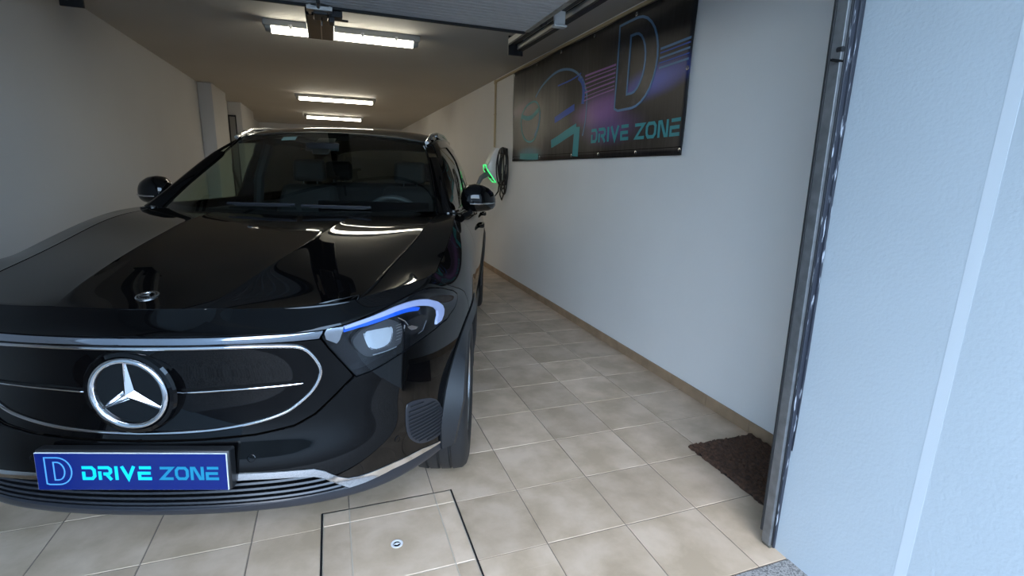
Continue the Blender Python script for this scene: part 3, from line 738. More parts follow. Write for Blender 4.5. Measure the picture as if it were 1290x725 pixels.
# star emblem (disc, ring, three ridged arms)
em=BODY.at((0,4.99))[0]; nrm=np.array([0,-1,-.03]); nrm/=np.linalg.norm(nrm)
up=np.array([0,0,1.]); up-=nrm*(up@nrm); up/=np.linalg.norm(up); rt=np.array([1.,0,0])
cE=em+nrm*.004
E3=lambda x,y,h: tuple(cE+rt*x+up*y+nrm*h)
star=MB().lathe([(.126,-.035),(.126,.004),(.120,.011),(.110,.013),(.106,.008),(0,.008)],cE,nrm,56).build('star_emblem',M['gloss_black'],car); star['label']='round black badge with a chrome three pointed star'
mb=MB(); rr=[]
for k in range(57):
    a=2*math.pi*k/56; c_,s_=math.cos(a),math.sin(a)
    rr.append([E3(c_*(.0985+.0085*math.cos(q)),s_*(.0985+.0085*math.cos(q)),.011+.0085*math.sin(q)) for q in np.linspace(0,2*math.pi,11)[:-1]])
mb.loft(rr,True,False).build('star_ring',M['chrome'],star)
mb=MB()
for k in range(3):
    a=math.pi/2+k*2*math.pi/3; d=(math.cos(a),math.sin(a)); q=(-math.sin(a),math.cos(a))
    b_=lambda r,w,h: E3(d[0]*r+q[0]*w,d[1]*r+q[1]*w,h)
    ax=math.pi/3; 
    v=[b_(0,0,.024),b_(.094,0,.013),b_(.0165,.0165*math.tan(math.pi/3)*.92,.009),b_(.0165,-.0165*math.tan(math.pi/3)*.92,.009),b_(.096,.003,.009),b_(.096,-.003,.009)]
    # ridge from the hub to the tip, two facets each side
    s1=E3(math.cos(a+math.pi/3)*.0175,math.sin(a+math.pi/3)*.0175,.010); s2=E3(math.cos(a-math.pi/3)*.0175,math.sin(a-math.pi/3)*.0175,.010)
    vv=[b_(0,0,.025),b_(.095,0,.014),s1,s2,b_(.096,.0028,.008),b_(.096,-.0028,.008)]
    mb.add(vv,[(0,1,4,2),(0,3,5,1),(2,4,5,3)])
mb.build('star_arms',M['chrome'],star,False)
# number plate
pc=np.array([0,-.013,.477]); pn=np.array([0,-math.cos(.055),math.sin(.055)]); pu=np.array([0,math.sin(.055),math.cos(.055)])
PL=lambda x,y,h: tuple(pc+np.array([1.,0,0])*x+pu*y+pn*h)
def pbox(mb,x0,x1,y0,y1,h0,h1):
    r=lambda h:[PL(x0,y0,h),PL(x1,y0,h),PL(x1,y1,h),PL(x0,y1,h)]
    return mb.loft([r(h0),r(h1)])
hold=pbox(MB(),-.262,.266,-.058,.062,-.035,-.002).build('plate_holder',M['black_plastic'],car,True,bevel=.005)
plate=pbox(MB(),-.26,.26,-.0555,.0555,-.003,.0025).build('licence_plate',M['white_plastic'],car,False,bevel=.001); plate['label']='blue plate reading DRIVE ZONE in cyan'
pbox(MB(),-.2585,.2585,-.0545,.0540,.002,.0032).build('plate_film',M['plate_blue'],plate,False)
mb=MB(); word(mb,'DRIVE',-.135,-.024,.187,.041,PL,.0042,.21,.20); w1=mb.build('lettering',M['cyan'],plate,False)
mb=MB(); word(mb,'ZONE',.076,-.024,.160,.040,PL,.0042,.20,.16); mb.build('lettering',M['teal'],plate,False)
DO=[(0,.03),(0,1),(.25,1)]+[(.48+.52*math.sin(a),.5+.5*math.cos(a)) for a in np.linspace(0,math.pi,15)]+[(.10,0)]
DI=[(.33,.17),(.33,.83)]+[(.46+.27*math.sin(a),.5+.33*math.cos(a)) for a in np.linspace(0,math.pi,13)]
def logo_d(x0,y0,w,h,place,parent,mo,md,lw,t):
    S=lambda l:[(x0+p[0]*w,y0+p[1]*h) for p in l]
    o_,i_=S(DO),S(DI)
    mb=MB(); n=40
    def rs_(l):
        l=[np.array(p) for p in l]+[np.array(l[0])]; d=np.r_[0,np.cumsum([np.hypot(*(b-a)) for a,b in zip(l,l[1:])])]; d/=d[-1]; q=np.linspace(0,1,n+1)[:-1]
        return [(float(np.interp(z,d,[p[0] for p in l])),float(np.interp(z,d,[p[1] for p in l]))) for z in q]
    a,b=rs_(o_),rs_(i_)
    v=[place(*p,t*.6) for p in a]+[place(*p,t*.6) for p in b]; f=[(i,(i+1)%n,n+(i+1)%n,n+i) for i in range(n)]
    mb.add(v,f).build('logo_fill',md,parent,False)
    mb=MB(); stroke(mb,o_,lw,place,t,True); stroke(mb,i_,lw,place,t,True); return mb.build('logo_outline',mo,parent,False)
logo_d(-.233,-.038,.070,.080,PL,plate,M['outline_blue'],M['print_dark'],.0032,.0042)
# bonnet and its small badge
panel('hood',HOOD,[(-11,0),(11,0),(11,10),(-11,10)],M['paint'],car,du=.12,dv=.14,step=.10,gap=.0022,depth=.014)
hb=HOOD.at((.0,1.69))[0]; hn=HOOD.normal((.0,1.69))[0]
badge=MB().lathe([(.030,-.002),(.030,.0025),(.0275,.0035),(.0195,.0035),(.0185,.002),(0,.002)],hb,hn,36).build('hood_badge',M['satin'],car); badge['label']='small round silver badge on the hood'
hu=np.cross([1.,0,0],hn); hu/=np.linalg.norm(hu); hr_=np.array([1.,0,0])
H3=lambda x,y,h: tuple(hb+hr_*x+hu*(-y if hu[1]<0 else y)+hn*h)
mb=MB(); mb.lathe([(.0185,.0018),(.0185,.0026),(0,.0026)],hb,hn,28).build('badge_field',M['gloss_black'],badge)
mb=MB()
for k in range(3):
    a=math.pi/2+k*2*math.pi/3; d=(math.cos(a),math.sin(a))
    p=lambda r,aa,h: H3(math.cos(aa)*r,math.sin(aa)*r,h)
    mb.add([p(0,a,.0055),p(.0185,a,.0032),p(.0042,a+math.pi/3,.0026),p(.0042,a-math.pi/3,.0026)],[(0,1,2),(0,3,1)])
mb.build('badge_star',M['chrome'],badge,False)
mb=MB()
for k in range(22):
    if k%11==0: continue
    a=2*math.pi*k/22; mb.add([H3(math.cos(a+s1)*r1,math.sin(a+s1)*r1,.0038) for r1,s1 in ((.0215,-.07),(.0215,.07),(.0255,.06),(.0255,-.06))],[(0,1,2,3)])
mb.build('badge_wreath',M['dark'],badge,False)
# ---- head lamps -------------------------------------------------------------------------------
DRL=[(3.325,6.561),(3.578,6.688),(3.971,6.702),(4.319,6.579),(4.685,6.428),(5.008,6.325),(5.274,6.247),(5.578,6.099),(5.769,5.897),(5.844,5.682),(5.819,5.478),(5.739,5.321),(5.559,5.254),(5.571,5.355),(5.622,5.514),(5.599,5.701),(5.503,5.831),(5.305,5.946),(5.035,6.050),(4.830,6.133),(4.354,6.300),(3.862,6.414),(3.598,6.390),(3.346,6.328)]
INN=[(2.964,6.297),(3.020,6.704),(3.320,6.566),(3.319,6.220),(3.260,5.904),(3.190,5.795),(2.993,5.974)]
BLUE=[(3.336,6.270),(3.679,6.357),(4.098,6.350),(4.494,6.241),(4.873,6.075),(5.024,5.984),(4.976,5.886),(4.655,6.016),(4.243,6.139),(3.884,6.178),(3.609,6.216),(3.331,6.158)]
PRB=[(3.533,5.748),(3.675,5.947),(3.756,6.002),(4.126,6.076),(4.334,5.998),(4.562,5.714),(4.640,5.555),(4.612,5.290),(4.556,5.177),(4.133,5.213),(3.805,5.251),(3.654,5.421),(3.549,5.612)]
PRJ=[(3.759,5.927),(3.944,5.906),(4.109,5.847),(4.329,5.765),(4.379,5.621),(4.345,5.408),(4.247,5.329),(4.016,5.357),(3.871,5.451),(3.803,5.659)]
LN2=[(4.723,5.624),(4.892,5.653),(5.182,5.647),(5.438,5.563),(5.357,5.378),(5.225,5.231),(5.051,5.200),(4.775,5.286),(4.686,5.437)]
G2A=[(4.771,5.499),(4.892,5.472),(5.095,5.335),(5.044,5.304),(4.891,5.343),(4.815,5.420)]
G2B=[(4.920,5.609),(5.062,5.614),(5.071,5.501)]
EDGE1=[(3.909,5.272),(4.073,5.243),(4.259,5.211),(4.454,5.191)]
EDGE2=[(4.486,5.942),(4.667,5.719),(4.760,5.543)]
EDGE3=[(5.030,5.199),(5.180,5.221),(5.296,5.439)]
for fx in (False,True):
    hl=panel('headlamp',BODY,HL,M['hl_house'],car,off=-.052,gap=.001,depth=0,flipx=fx)
    hl['label']='clear headlamp with a pale light guide and a bright blue accent'
    K=dict(parent=hl,flipx=fx,du=.09,dv=.09,step=.05)
    # side walls of the bowl
    L0=densify(HL,.06); n=len(L0); P0=BODY.at(shrink(BODY,L0,.001)); N0=BODY.normal(L0); mb=MB()
    sx=np.array([-1,1,1]) if fx else 1
    a=(P0-N0*.003)*sx; b=(P0-N0*.055)*sx
    mb.loft([a.tolist(),b.tolist()],True,False).build('bowl',M['hl_house'],hl)
    panel('light_guide',BODY,DRL,M['drl'],off=-.007,gap=0,depth=.010,**K)
    panel('inner_bezel',BODY,INN,M['inner_bezel'],off=-.009,gap=0.001,depth=.010,**K)
    panel('blue_accent',BODY,BLUE,M['hl_blue'],off=-.010,gap=0,depth=.012,**K)
    bz=panel('lamp_bezel',BODY,smooth_poly(PRB,1),M['hl_grey'],off=-.022,gap=0,depth=.02,holes=[smooth_poly(PRJ,1)],**K)
    panel('lamp_bezel',BODY,smooth_poly(LN2,1),M['hl_house'],off=-.024,gap=0,depth=.02,holes=[G2A],**K)
    # faceted reflector bowl behind the main opening
    ctr=np.array(PRJ).mean(0); L1=densify(smooth_poly(PRJ,1),.06); mb=MB(); m_=len(L1)
    rings=[]
    rj=random.Random(3)
    for sc,dp in ((1.08,.022),(.92,.036),(.70,.042),(.45,.046),(.2,.047)):
        q=ctr+(L1-ctr)*sc; dd=np.array([dp+rj.uniform(-.004,.004)*(sc<1) for _ in q])[:,None]; rings.append(((BODY.at(q)-BODY.normal(q)*dd)*sx).tolist())
    mb.loft(rings,True,True).build('reflector',M['facet'],hl,False)
    for k in range(4):
        t0=.14+.22*k; a0=np.array((3.80,5.66))*(1-t0)+np.array((4.36,5.58))*t0
        q=np.array([a0+(-.03,.22),a0+(.03,.20),a0+(.04,-.22),a0+(-.02,-.20)]); P=BODY.at(q)-BODY.normal(q)*np.array([.024,.034,.036,.026])[:,None]
        MB().add((P*sx).tolist(),[(0,1,2,3)]).build('reflector_vane',M['facet'],hl,False)
    for g in (G2A,G2B):
        panel('side_reflector',BODY,g,M['facet'],off=-.026,gap=0,depth=.006,crown=.006,**K)
    for k in range(6):
        v=5.34+.075*k; u0=np.interp(v,[5.3,5.5,5.75],[4.43,4.47,4.44])
        on_tube('cooling_rib',BODY,resample([(u0,v),(u0+.13,v-.02)],.06),.0018,M['satin'],hl,off=-.020,flipx=fx)
    for E_,r_ in ((EDGE1,.0026),(EDGE2,.0022),(EDGE3,.0016)):
        on_tube('chrome_edge',BODY,resample(E_,.06),r_,M['satin'],hl,off=-.019,flipx=fx)
    panel('lens',BODY,HL,M['lens'],off=.0005,gap=.0032,depth=.0,**K)
# ---- round side vents with ribs, parking sensors ---------------------------------------------
VENT=[(4.537,3.939),(4.680,3.984),(4.963,3.919),(5.359,3.746),(5.549,3.425),(5.691,2.796),(5.792,2.229),(5.666,1.99),(5.408,1.985),(5.011,2.12),(4.771,2.389),(4.567,2.872)]
VS=smooth_poly(VENT,2)
for fx in (False,True):
    v=panel('side_vent',BODY,VS,M['lip'],car,off=.003,gap=0,depth=.010,flipx=fx,step=.06,label='ribbed oval vent in the bumper corner')
    cV=np.array(VENT).mean(0); sv=np.array(VS)
    vin=cV+(sv-cV)*.9
    for k in range(12):
        t=(k+.6)/12.2; vv=vin[:,1].min()*(1-t)+vin[:,1].max()*t
        us=[]
        for a,b in zip(vin,np.roll(vin,-1,0)):
            s0=vv+ .10; 
            fa=a[1]-(vv-.16*(a[0]-cV[0])); fb=b[1]-(vv-.16*(b[0]-cV[0]))
            if fa*fb<0: us.append(a[0]+(b[0]-a[0])*fa/(fa-fb))
        if len(us)<2: continue
        u0,u1=min(us),max(us); q=np.array([(u,vv-.16*(u-cV[0])) for u in np.linspace(u0,u1,12)])
        on_tube('rib',BODY,q,.0034,M['cladding'],v,off=.0045,flipx=fx,n=6)
for uv in ((4.347,2.915),(-4.347,2.915),(1.557,3.352),(-1.557,3.352)):
    P=BODY.at(uv)[0]; N=BODY.normal(uv)[0]
    s=MB().lathe([(.0115,-.002),(.0115,.0012),(.0102,.0018),(.0098,.0008),(0,.0012)],P,N,20).build('parking_sensor',M['gloss_black'],car)
# ---- flanks -----------------------------------------------------------------------------------
DOOR1=[(9.72,8),(9.60,7.2),(9.50,6),(9.45,4),(9.45,2.1)]
DOOR2=[(11.95,8),(11.95,6),(11.90,4),(11.85,2.1)]
DOOR3=[(13.75,8),(13.72,7)]
fender=[(4.977,8)]+[(k,8) for k in (5.5,6,7,8,9)]+DOOR1+[(9.3,2.1)]+A_t[::-1]+SEAM[::-1][1:-1]
fender=[(4.977,8),(5.5,8),(6,8),(7,8),(8,8),(9,8)]+DOOR1+[p for p in A_t[::-1] if p[1]>2.1]+SEAM[::-1][1:-1]
frontd=[DOOR1[0],(10.5,8),(11,8),(11.5,8)]+DOOR2+[(11,2.1),(10,2.1)]+DOOR1[::-1][:-1]
ar=[p for p in A_r if p[1]>2.1]
ia=[i for i,p in enumerate(ar) if p[1]<6.3]
cut=max(i for i,p in enumerate(ar[:len(ar)//2]) if p[1]<5.2)
reard=[DOOR2[0],(12.5,8),(13,8)]+DOOR3+[(13.6,6.2),ar[cut]]+ar[:cut][::-1]+[(12.4,2.1)]+DOOR2[::-1][:-1]
quarter=[DOOR3[0],(14.5,8),(15,8),(16,8),(17,8),(18,8),(18,5),(18,1.2),(17,1.2),(16,1.2),(15.6,1.4)]+[p for p in ar[::-1] if p in ar[cut:]]+[(13.6,6.2),(13.72,7)]
for nm,poly,rear in (('front_fender',fender,0),('front_door',frontd,0),('rear_door',reard,0),('rear_quarter',quarter,1)):
    both(nm,BODY,poly,M['paint'],car,du=.14,dv=.16,gap=.0022,depth=.014)
both('sill_trim',BODY,[(9.0,2.1),(10,2.1),(11,2.1),(12.5,2.1),(12.5,1),(12.4,.3),(9.1,.3),(9.0,1.0)],M['cladding'],car,gap=.001,depth=.02)
for yc,a0,a1,g in ((AX_F,-7,187,(6.25,1.5)),(AX_R,-7,187,(13.2,1.5))):
    ang=np.linspace(math.radians(a0),math.radians(a1),40); 
    for s in (1,-1):
        rings=[]; gg=g
        for a in ang:
            ring=[]
            gg=inv(yc-.43*math.cos(a),WH_R+.43*math.sin(a),gg); x1=BODY.at(gg)[0][0]
            g2=inv(yc-RA*math.cos(a),WH_R+RA*math.sin(a),gg); x0=BODY.at(g2)[0][0]
            zz_=WH_R+.4*math.sin(a); lx=max(x0+.013,float(np.interp(zz_,[.28,.36,.48,.75],[.862,.878,.903,.905])))
            for r,x in ((.383,x0-.05),(.383,lx-.008),(.390,lx),(.412,max(lx-.006,x1+.008)),(.440,x1+.004),(.425,x1-.012)):
                ring.append((s*x,yc-r*math.cos(a),WH_R+r*math.sin(a)))
            rings.append(ring)
        MB().loft(rings,True,True).build('arch_trim',M['cladding'],car)
# chrome-free door handles, belt strips
for s in (1,-1):
    for y,z in ((2.26,.955),(3.14,.965)):
        MB().tube([(s*.902,y-.11,z),(s*.926,y-.09,z),(s*.928,y+.08,z),(s*.902,y+.10,z)],[.010,.013,.013,.010],10).build('door_handle',M['paint'],car)
    on_tube('belt_strip',SIDE,np.c_[np.linspace(.15,6.9,50),np.full(50,.03)],.008,M['gloss_black'],car,off=.003,flipx=s<0)
# ---- underbody, wheel houses ------------------------------------------------------------------
MB().box(-.70,.70,.45,4.20,.20,.32).build('underbody',M['dark'],car,True,bevel=.03)
MB().box(-.55,.55,.36,1.2,.32,.84).build('front_bulkhead',M['dark'],car,True,bevel=.05)
for yc in (AX_F,AX_R):
    for s in (1,-1):
        rings=[]
        for a in np.linspace(.10,math.pi-.10,24):
            rings.append([(s*.60,yc-.392*math.cos(a),WH_R+.392*math.sin(a)),(s*.88,yc-.392*math.cos(a),WH_R+.392*math.sin(a))])
        MB().loft(rings,False,False).build('wheel_house',M['dark'],car)
# ---- wheels -----------------------------------------------------------------------------------
def wheel(sx,yc):
    w=.118; c=np.array([sx*.788,yc,0.0]); ax=np.array([sx,0,0])
    R=WH_R
    prof=[(.232,-w*.92),(.255,-w),(.300,-w*1.0),(.328,-w*.93),(.3445,-w*.78),(.349,-w*.5),(.3495,-w*.46),(.342,-w*.44),(.342,-w*.38),(.350,-w*.36),(.3505,-.006),(.343,-.004),(.343,.004),(.3505,.006),(.350,w*.36),(.342,w*.38),(.342,w*.44),(.3495,w*.46),(.349,w*.5),(.3445,w*.78),(.328,w*.93),(.300,w),(.255,w),(.236,w*.92),(.232,w*.80),(.229,-w*.80)]
    prof=[(r*.9986,h) for r,h in prof]
    ty=MB().lathe(prof+[prof[0]],(c[0],yc,R),ax,64,False); 
    t=ty.build('wheel',M['rubber'],car); t['label']='alloy wheel with a black tyre'
    MB().lathe([(.2325,.104),(.228,.106),(.222,.095),(.215,.02),(.210,-.09),(.205,-.09),(.210,.02),(.214,.09),(.2325,.104)],(c[0],yc,R),ax,56,False).build('rim',M['alloy'],t)
    mb=MB(); 
    for k in range(5):
        for d in (-.17,.17):
            a=2*math.pi*k/5+.3; a0=a+d*.8; a1=a+d*1.55
            P=lambda r,aa,h: (c[0]+sx*h,yc+r*math.cos(aa),R+r*math.sin(aa))
            rings=[]
            for r,wd,h in ((.045,.030,.070),(.10,.026,.086),(.16,.022,.094),(.222,.028,.097)):
                aa=a0+(a1-a0)*(r-.045)/.177; q=wd/2/r
                rings.append([P(r,aa-q,h),P(r,aa+q,h),P(r,aa+q*.8,h-.028),P(r,aa-q*.8,h-.028)])
            mb.loft(rings)
    mb.build('spokes',M['alloy'],t,False,bevel=.003)
    MB().lathe([(.066,.045),(.066,.088),(.058,.094),(.034,.094),(.032,.090),(0,.091)],(c[0],yc,R),ax,32).build('hub_cap',M['alloy'],t)
    MB().lathe([(.15,.0),(.15,.02),(.05,.02),(.05,.0),(.15,.0)],(c[0],yc,R),ax,40,False).build('brake_disc',M['disc'],t)
for sx in (1,-1):
    for yc in (AX_F,AX_R): wheel(sx,yc)
# ---- glasshouse -------------------------------------------------------------------------------
wind_o=[(-4,0),(4,0),(4,3),(-4,3)]
FR=smooth_poly([(-3.62,.30),(-3.2,.22),(-1.5,.17),(0,.16),(1.5,.17),(3.2,.22),(3.62,.30),(3.72,1.5),(3.74,2.60),(3.55,2.86),(1.5,2.88),(.75,2.86),(.55,2.55),(-.55,2.55),(-.75,2.86),(-1.5,2.88),(-3.55,2.86),(-3.74,2.60),(-3.72,1.5)],1)
ws=panel('windshield',WIND,wind_o,M['windscreen'],car,gap=.002,depth=0,du=.16,dv=.1)
panel('black_border',WIND,wind_o,M['dark'],ws,holes=[FR],off=-.004,gap=.002,depth=0,du=.2,dv=.12)
panel('toll_sticker',WIND,[(-1.34,2.80),(-.93,2.80),(-.90,2.60),(-1.31,2.60)],M['sticker'],ws,off=-.0055,gap=0,depth=0).data.flip_normals()
panel('black_seal',WIND,[(-4.0,2.985),(4.0,2.985),(4.0,3.03),(-4.0,3.03)],M['black_plastic'],ws,off=.001,gap=0,depth=.004,dv=.02)
panel('roof',ROOF,[(-5,.03),(5,.03),(5,5),(-5,5)],M['paint'],car,gap=.0015,depth=.01,du=.16,dv=.1)
# A pillars between windscreen edge and side glass
for s in (False,True):
    t=np.linspace(0,3,5); a=WIND.at(np.c_[np.full(5,4.0),t]); b=SIDE.at(np.c_[np.full(5,0.0),t]); 
    rows=[]
    for p,q in zip(a,b):
        m_=(p+q)/2+np.array([.010,-.022,.006])*.8; rows.append([tuple(p),tuple(m_),tuple(q)])
    AP=Net(rows,False,1)
    if AP.normal((1,1.5))[0]@np.array([.6,-.7,.3])<0: AP.flip=-1
    panel('a_pillar',AP,[(0,0),(2,0),(2,3),(0,3)],M['paint'],car,gap=.0005,depth=.03,du=.2,dv=.15,flipx=s)
    on_tube('pillar_seal',WIND,np.c_[np.full(24,3.99),np.linspace(.02,2.98,24)],.0035,M['gloss_black'],car,off=.003,flipx=s)
    # mirror triangle / frames and panes of the side windows
    fr=[(0,0),(7,0),(7,3),(0,3)]
    panes=[smooth_poly([(.62,.12),(1.5,.10),(2.55,.10),(2.72,.10),(2.62,2.62),(1.6,2.66),(.68,2.64),(.46,2.40),(.44,1.5)],1),
           smooth_poly([(3.02,.10),(4.0,.10),(5.02,.10),(4.98,2.60),(4.0,2.64),(2.92,2.62)],1),
           smooth_poly([(5.30,.18),(6.35,.35),(6.25,1.6),(5.9,2.4),(5.25,2.5)],1)]
    sf=panel('side_window_frame',SIDE,fr,M['gloss_black'],car,holes=panes,gap=.0005,depth=.012,du=.14,dv=.12,flipx=s)
    for i,p in enumerate(panes): panel('side_window',SIDE,p,M['sideglass'] if i==0 else M['rearglass'],car,gap=-.004,off=-.006,depth=0,flipx=s,du=.2,dv=.15)
    # roof rail
    pts=[(1.94,.002),(2.0,.014),(2.15,.025),(2.4,.029),(2.8,.030),(3.15,.029),(3.4,.022),(3.55,.004)]
    P=[]
    for y,h in pts:
        vv=np.interp(y,[1.96,2.2,2.6,3.05,3.5,3.94],[0,1,2,3,4,5]); q=ROOF.at((4.35,vv))[0]; P.append(((-1 if s else 1)*q[0],y,q[2]+h))
    sp=np.array(P); tt=np.linspace(0,len(P)-1,60); P=[(np.interp(z,range(len(P)),sp[:,0]),np.interp(z,range(len(P)),sp[:,1]),np.interp(z,range(len(P)),sp[:,2])) for z in tt]
    MB().tube(P,.0105,10,True,1.25).build('roof_rail',M['satin'],car)
    mb=MB()
    for (y0,y1) in ((1.95,2.05),(2.05,2.3),(2.3,3.3),(3.38,3.54)):
        vv=np.interp((y0+y1)/2,[1.96,2.2,2.6,3.05,3.5,3.94],[0,1,2,3,4,5]); q=ROOF.at((4.35,vv))[0]; x=(-1 if s else 1)*q[0]
        mb.loft([[(x-.015,y0,q[2]-.012),(x+.015,y0,q[2]-.012),(x+.014,y0+.02,q[2]+.014),(x-.014,y0+.02,q[2]+.014)],[(x-.015,y1,q[2]-.012),(x+.015,y1,q[2]-.012),(x+.014,y1,q[2]+.012),(x-.014,y1,q[2]+.012)]])
    mb.build('rail_foot',M['satin'],car,False,bevel=.004)
# tailgate glass between roof and tail
rows=[[tuple(p) for p in ROOF.at([(u,5) for u in (0,1,2,3,4,5)])]]
e_=BODY.at([(18,8),(17.4,8),(17,8),(16.5,8),(16,8),(15.3,8)]); 
rows.append([tuple((np.array(p)*.5+q*.5)+np.array([0,.03,.02])) for p,q in zip(rows[0],e_)]); rows.append([tuple(p) for p in e_])
TG=Net(rows,True,1)
if TG.normal((0,1))[0]@np.array([0,1,.3])<0: TG.flip=-1
panel('tailgate_glass',TG,[(-5,0),(5,0),(5,2),(-5,2)],M['rearglass'],car,gap=.001,depth=.006)
for s in (1,-1):
    panel('tail_lamp',BODY,[(15.2,7.1),(15.9,7.2),(16.9,7.15),(17.2,6.9),(16.8,6.6),(15.8,6.55),(15.3,6.7)],mat('red lamp glass',(.25,.004,.004),.08) if s==1 else bpy.data.materials['red lamp glass'],car,off=.004,gap=0,depth=.012,flipx=s<0)
# ---- wipers -----------------------------------------------------------------------------------
for u0,u1,v0,v1 in ((-1.20,.12,.255,.275),(.25,1.6,.255,.215)):
    q=np.c_[np.linspace(u0,u1,14),np.linspace(v0,v1,14)]
    wp=on_tube('wiper',WIND,q,.0065,M['lip'],car,off=.012,n=6)
    q2=np.c_[np.linspace(u0+.15,u1-.1,10),np.linspace(v0-.01,v1-.01,10)]
    on_tube('wiper_blade',WIND,q2,.004,M['rubber'],wp,off=.005,n=6)
# cowl under the bonnet edge
cw=[[tuple(p) for p in (HOOD.at([(u,9.7) for u in (0,3,5,7,11)])+np.array([0,.0,-.016]))],[tuple(p) for p in (WIND.at([(0,.10),(1.2,.10),(2.2,.10),(3.2,.08),(4,.02)])+np.array([0,.02,-.006]))]]
CW=Net(cw,True,1)
panel('cowl',CW,[(-4,0),(4,0),(4,1),(-4,1)],M['black_plastic'],car,gap=0,depth=0)
# ---- door mirrors -----------------------------------------------------------------------------
for s in (1,-1):
    rings=[]
    for x,cz,hz,cy,hy in ((.812,1.166,.030,1.63,.03),(.826,1.166,.062,1.635,.062),(.85,1.168,.078,1.640,.080),(.89,1.170,.083,1.645,.088),(.93,1.168,.079,1.650,.086),(.968,1.162,.067,1.660,.075),(.995,1.156,.050,1.672,.055),(1.009,1.150,.024,1.682,.028)):
        ring=[]
        for k in range(24):
            a=2*math.pi*k/24; ca,sa=math.cos(a),math.sin(a)
            e=.86
            y=cy-hy*math.copysign(abs(ca)**e,ca)*(1 if ca>0 else .55); z=cz+hz*math.copysign(abs(sa)**e,sa)*(1.0 if sa>0 else .92)
            ring.append((s*x,y,z))
        rings.append(ring)
    mr=MB().loft(rings).build('door_mirror',M['gloss_black'],car)
    on=[]
    for x,y,z in ((.865,1.556,1.142),(.92,1.560,1.143),(.962,1.582,1.145),(.990,1.612,1.147),(1.008,1.655,1.149)): on.append((s*x,y,z))
    MB().tube(on,[.003,.0055,.0055,.005,.003],8).build('indicator_strip',M['satin'],mr)
    MB().loft([[(s*.80,1.56,1.045),(s*.80,1.72,1.045),(s*.80,1.72,1.075),(s*.80,1.56,1.075)],[(s*.845,1.585,1.06),(s*.845,1.70,1.06),(s*.845,1.70,1.095),(s*.845,1.585,1.095)],[(s*.88,1.60,1.085),(s*.88,1.69,1.085),(s*.88,1.69,1.12),(s*.88,1.60,1.12)]]).build('mirror_foot',M['gloss_black'],mr,True,bevel=.006)
    MB().lathe([(.0,.0),(.066,.0),(.066,.004),(0,.004)],(s*.91,1.69,1.166),(0,1,0),24).build('mirror_glass',M['chrome'],mr)
# ---- cabin ------------------------------------------------------------------------------------
prof=[(1.20,1.04),(1.40,1.055),(1.60,1.062),(1.72,1.045),(1.76,1.00),(1.70,.90),(1.62,.70),(1.2,.7)]
MB().loft([[(x,y,z-.012*abs(x)*2) for y,z in prof] for x in (-.70,-.4,0,.4,.70)]).build('dashboard',M['interior'],car,True,bevel=.01)
MB().box(-.02,.62,1.67,1.70,1.03,1.135).build('display_screen',M['gloss_black'],car,True,bevel=.006)
sc=Vector((.37,1.93,.985)); tilt=math.radians(26); su=Vector((0,math.sin(tilt)*-1*-1,math.cos(tilt))); sr=Vector((1,0,0))
su=Vector((0,-math.sin(tilt)*-1,math.cos(tilt)))
su=Vector((0,-.40,.917)).normalized()
mb=MB(); pts=[sc+.182*(math.cos(a)*sr+math.sin(a)*su) for a in np.linspace(0,2*math.pi,41)]; mb.tube([tuple(p) for p in pts],.0155,8,False)
sw_=mb.build('steering_wheel',M['int_grey'],car)
mb=MB(); mb.cyl(tuple(sc+sr*-.17),tuple(sc+sr*.17),.016,8); mb.cyl(tuple(sc),tuple(sc-su*.17),.018,8); mb.lathe([(.065,-.02),(.065,.02),(.05,.035),(0,.035)],tuple(sc),tuple(sr.cross(su)*-1),20); mb.build('spokes',M['interior'],sw_)
MB().cyl(tuple(sc),(.37,1.68,.90),.04,10).build('steering_column',M['interior'],car)
def seat(x,w,y,name='seat'):
    st=MB().loft([[(x-w*.46,y-.52,.52),(x+w*.46,y-.52,.52),(x+w*.46,y-.52,.60),(x-w*.46,y-.52,.60)],[(x-w*.5,y-.1,.50),(x+w*.5,y-.1,.50),(x+w*.5,y-.1,.66),(x-w*.5,y-.1,.66)],[(x-w*.5,y+.08,.50),(x+w*.5,y+.08,.50),(x+w*.5,y+.08,.66),(x-w*.5,y+.08,.66)]]).build(name,M['interior'],car,True,bevel=.04,seg=3)
    MB().loft([[(x-w*.48,y-.02,.58),(x+w*.48,y-.02,.58),(x+w*.48,y+.13,.58),(x-w*.48,y+.13,.58)],[(x-w*.5,y+.06,.90),(x+w*.5,y+.06,.90),(x+w*.5,y+.20,.90),(x-w*.5,y+.20,.90)],[(x-w*.38,y+.16,1.20),(x+w*.38,y+.16,1.20),(x+w*.38,y+.25,1.20),(x-w*.38,y+.25,1.20)]]).build('backrest',M['interior'],st,True,bevel=.045,seg=3)
    for q in ((-1,1) if w>.8 else (0,)):
        MB().loft([[(x+q*.38-.12,y+.17,1.22),(x+q*.38+.12,y+.17,1.22),(x+q*.38+.12,y+.26,1.22),(x+q*.38-.12,y+.26,1.22)],[(x+q*.38-.115,y+.18,1.38),(x+q*.38+.115,y+.18,1.38),(x+q*.38+.115,y+.26,1.38),(x+q*.38-.115,y+.26,1.38)]]).build('headrest',M['interior'],st,True,bevel=.035,seg=3)
        for d in (-.05,.05): MB().cyl((x+q*.38+d,y+.215,1.17),(x+q*.38+d,y+.215,1.25),.006,8).build('headrest_post',M['dark_metal'],st)
seat(.37,.50,2.35); seat(-.37,.50,2.35); seat(0,1.20,3.10)
MB().loft([[(-.07,1.715,1.415),(.07,1.715,1.415),(.07,1.74,1.46),(-.07,1.74,1.46)],[(-.10,1.74,1.41),(.10,1.74,1.41),(.10,1.755,1.465),(-.10,1.755,1.465)]]).build('rear_view_mirror',M['black_plastic'],car,True,bevel=.008)
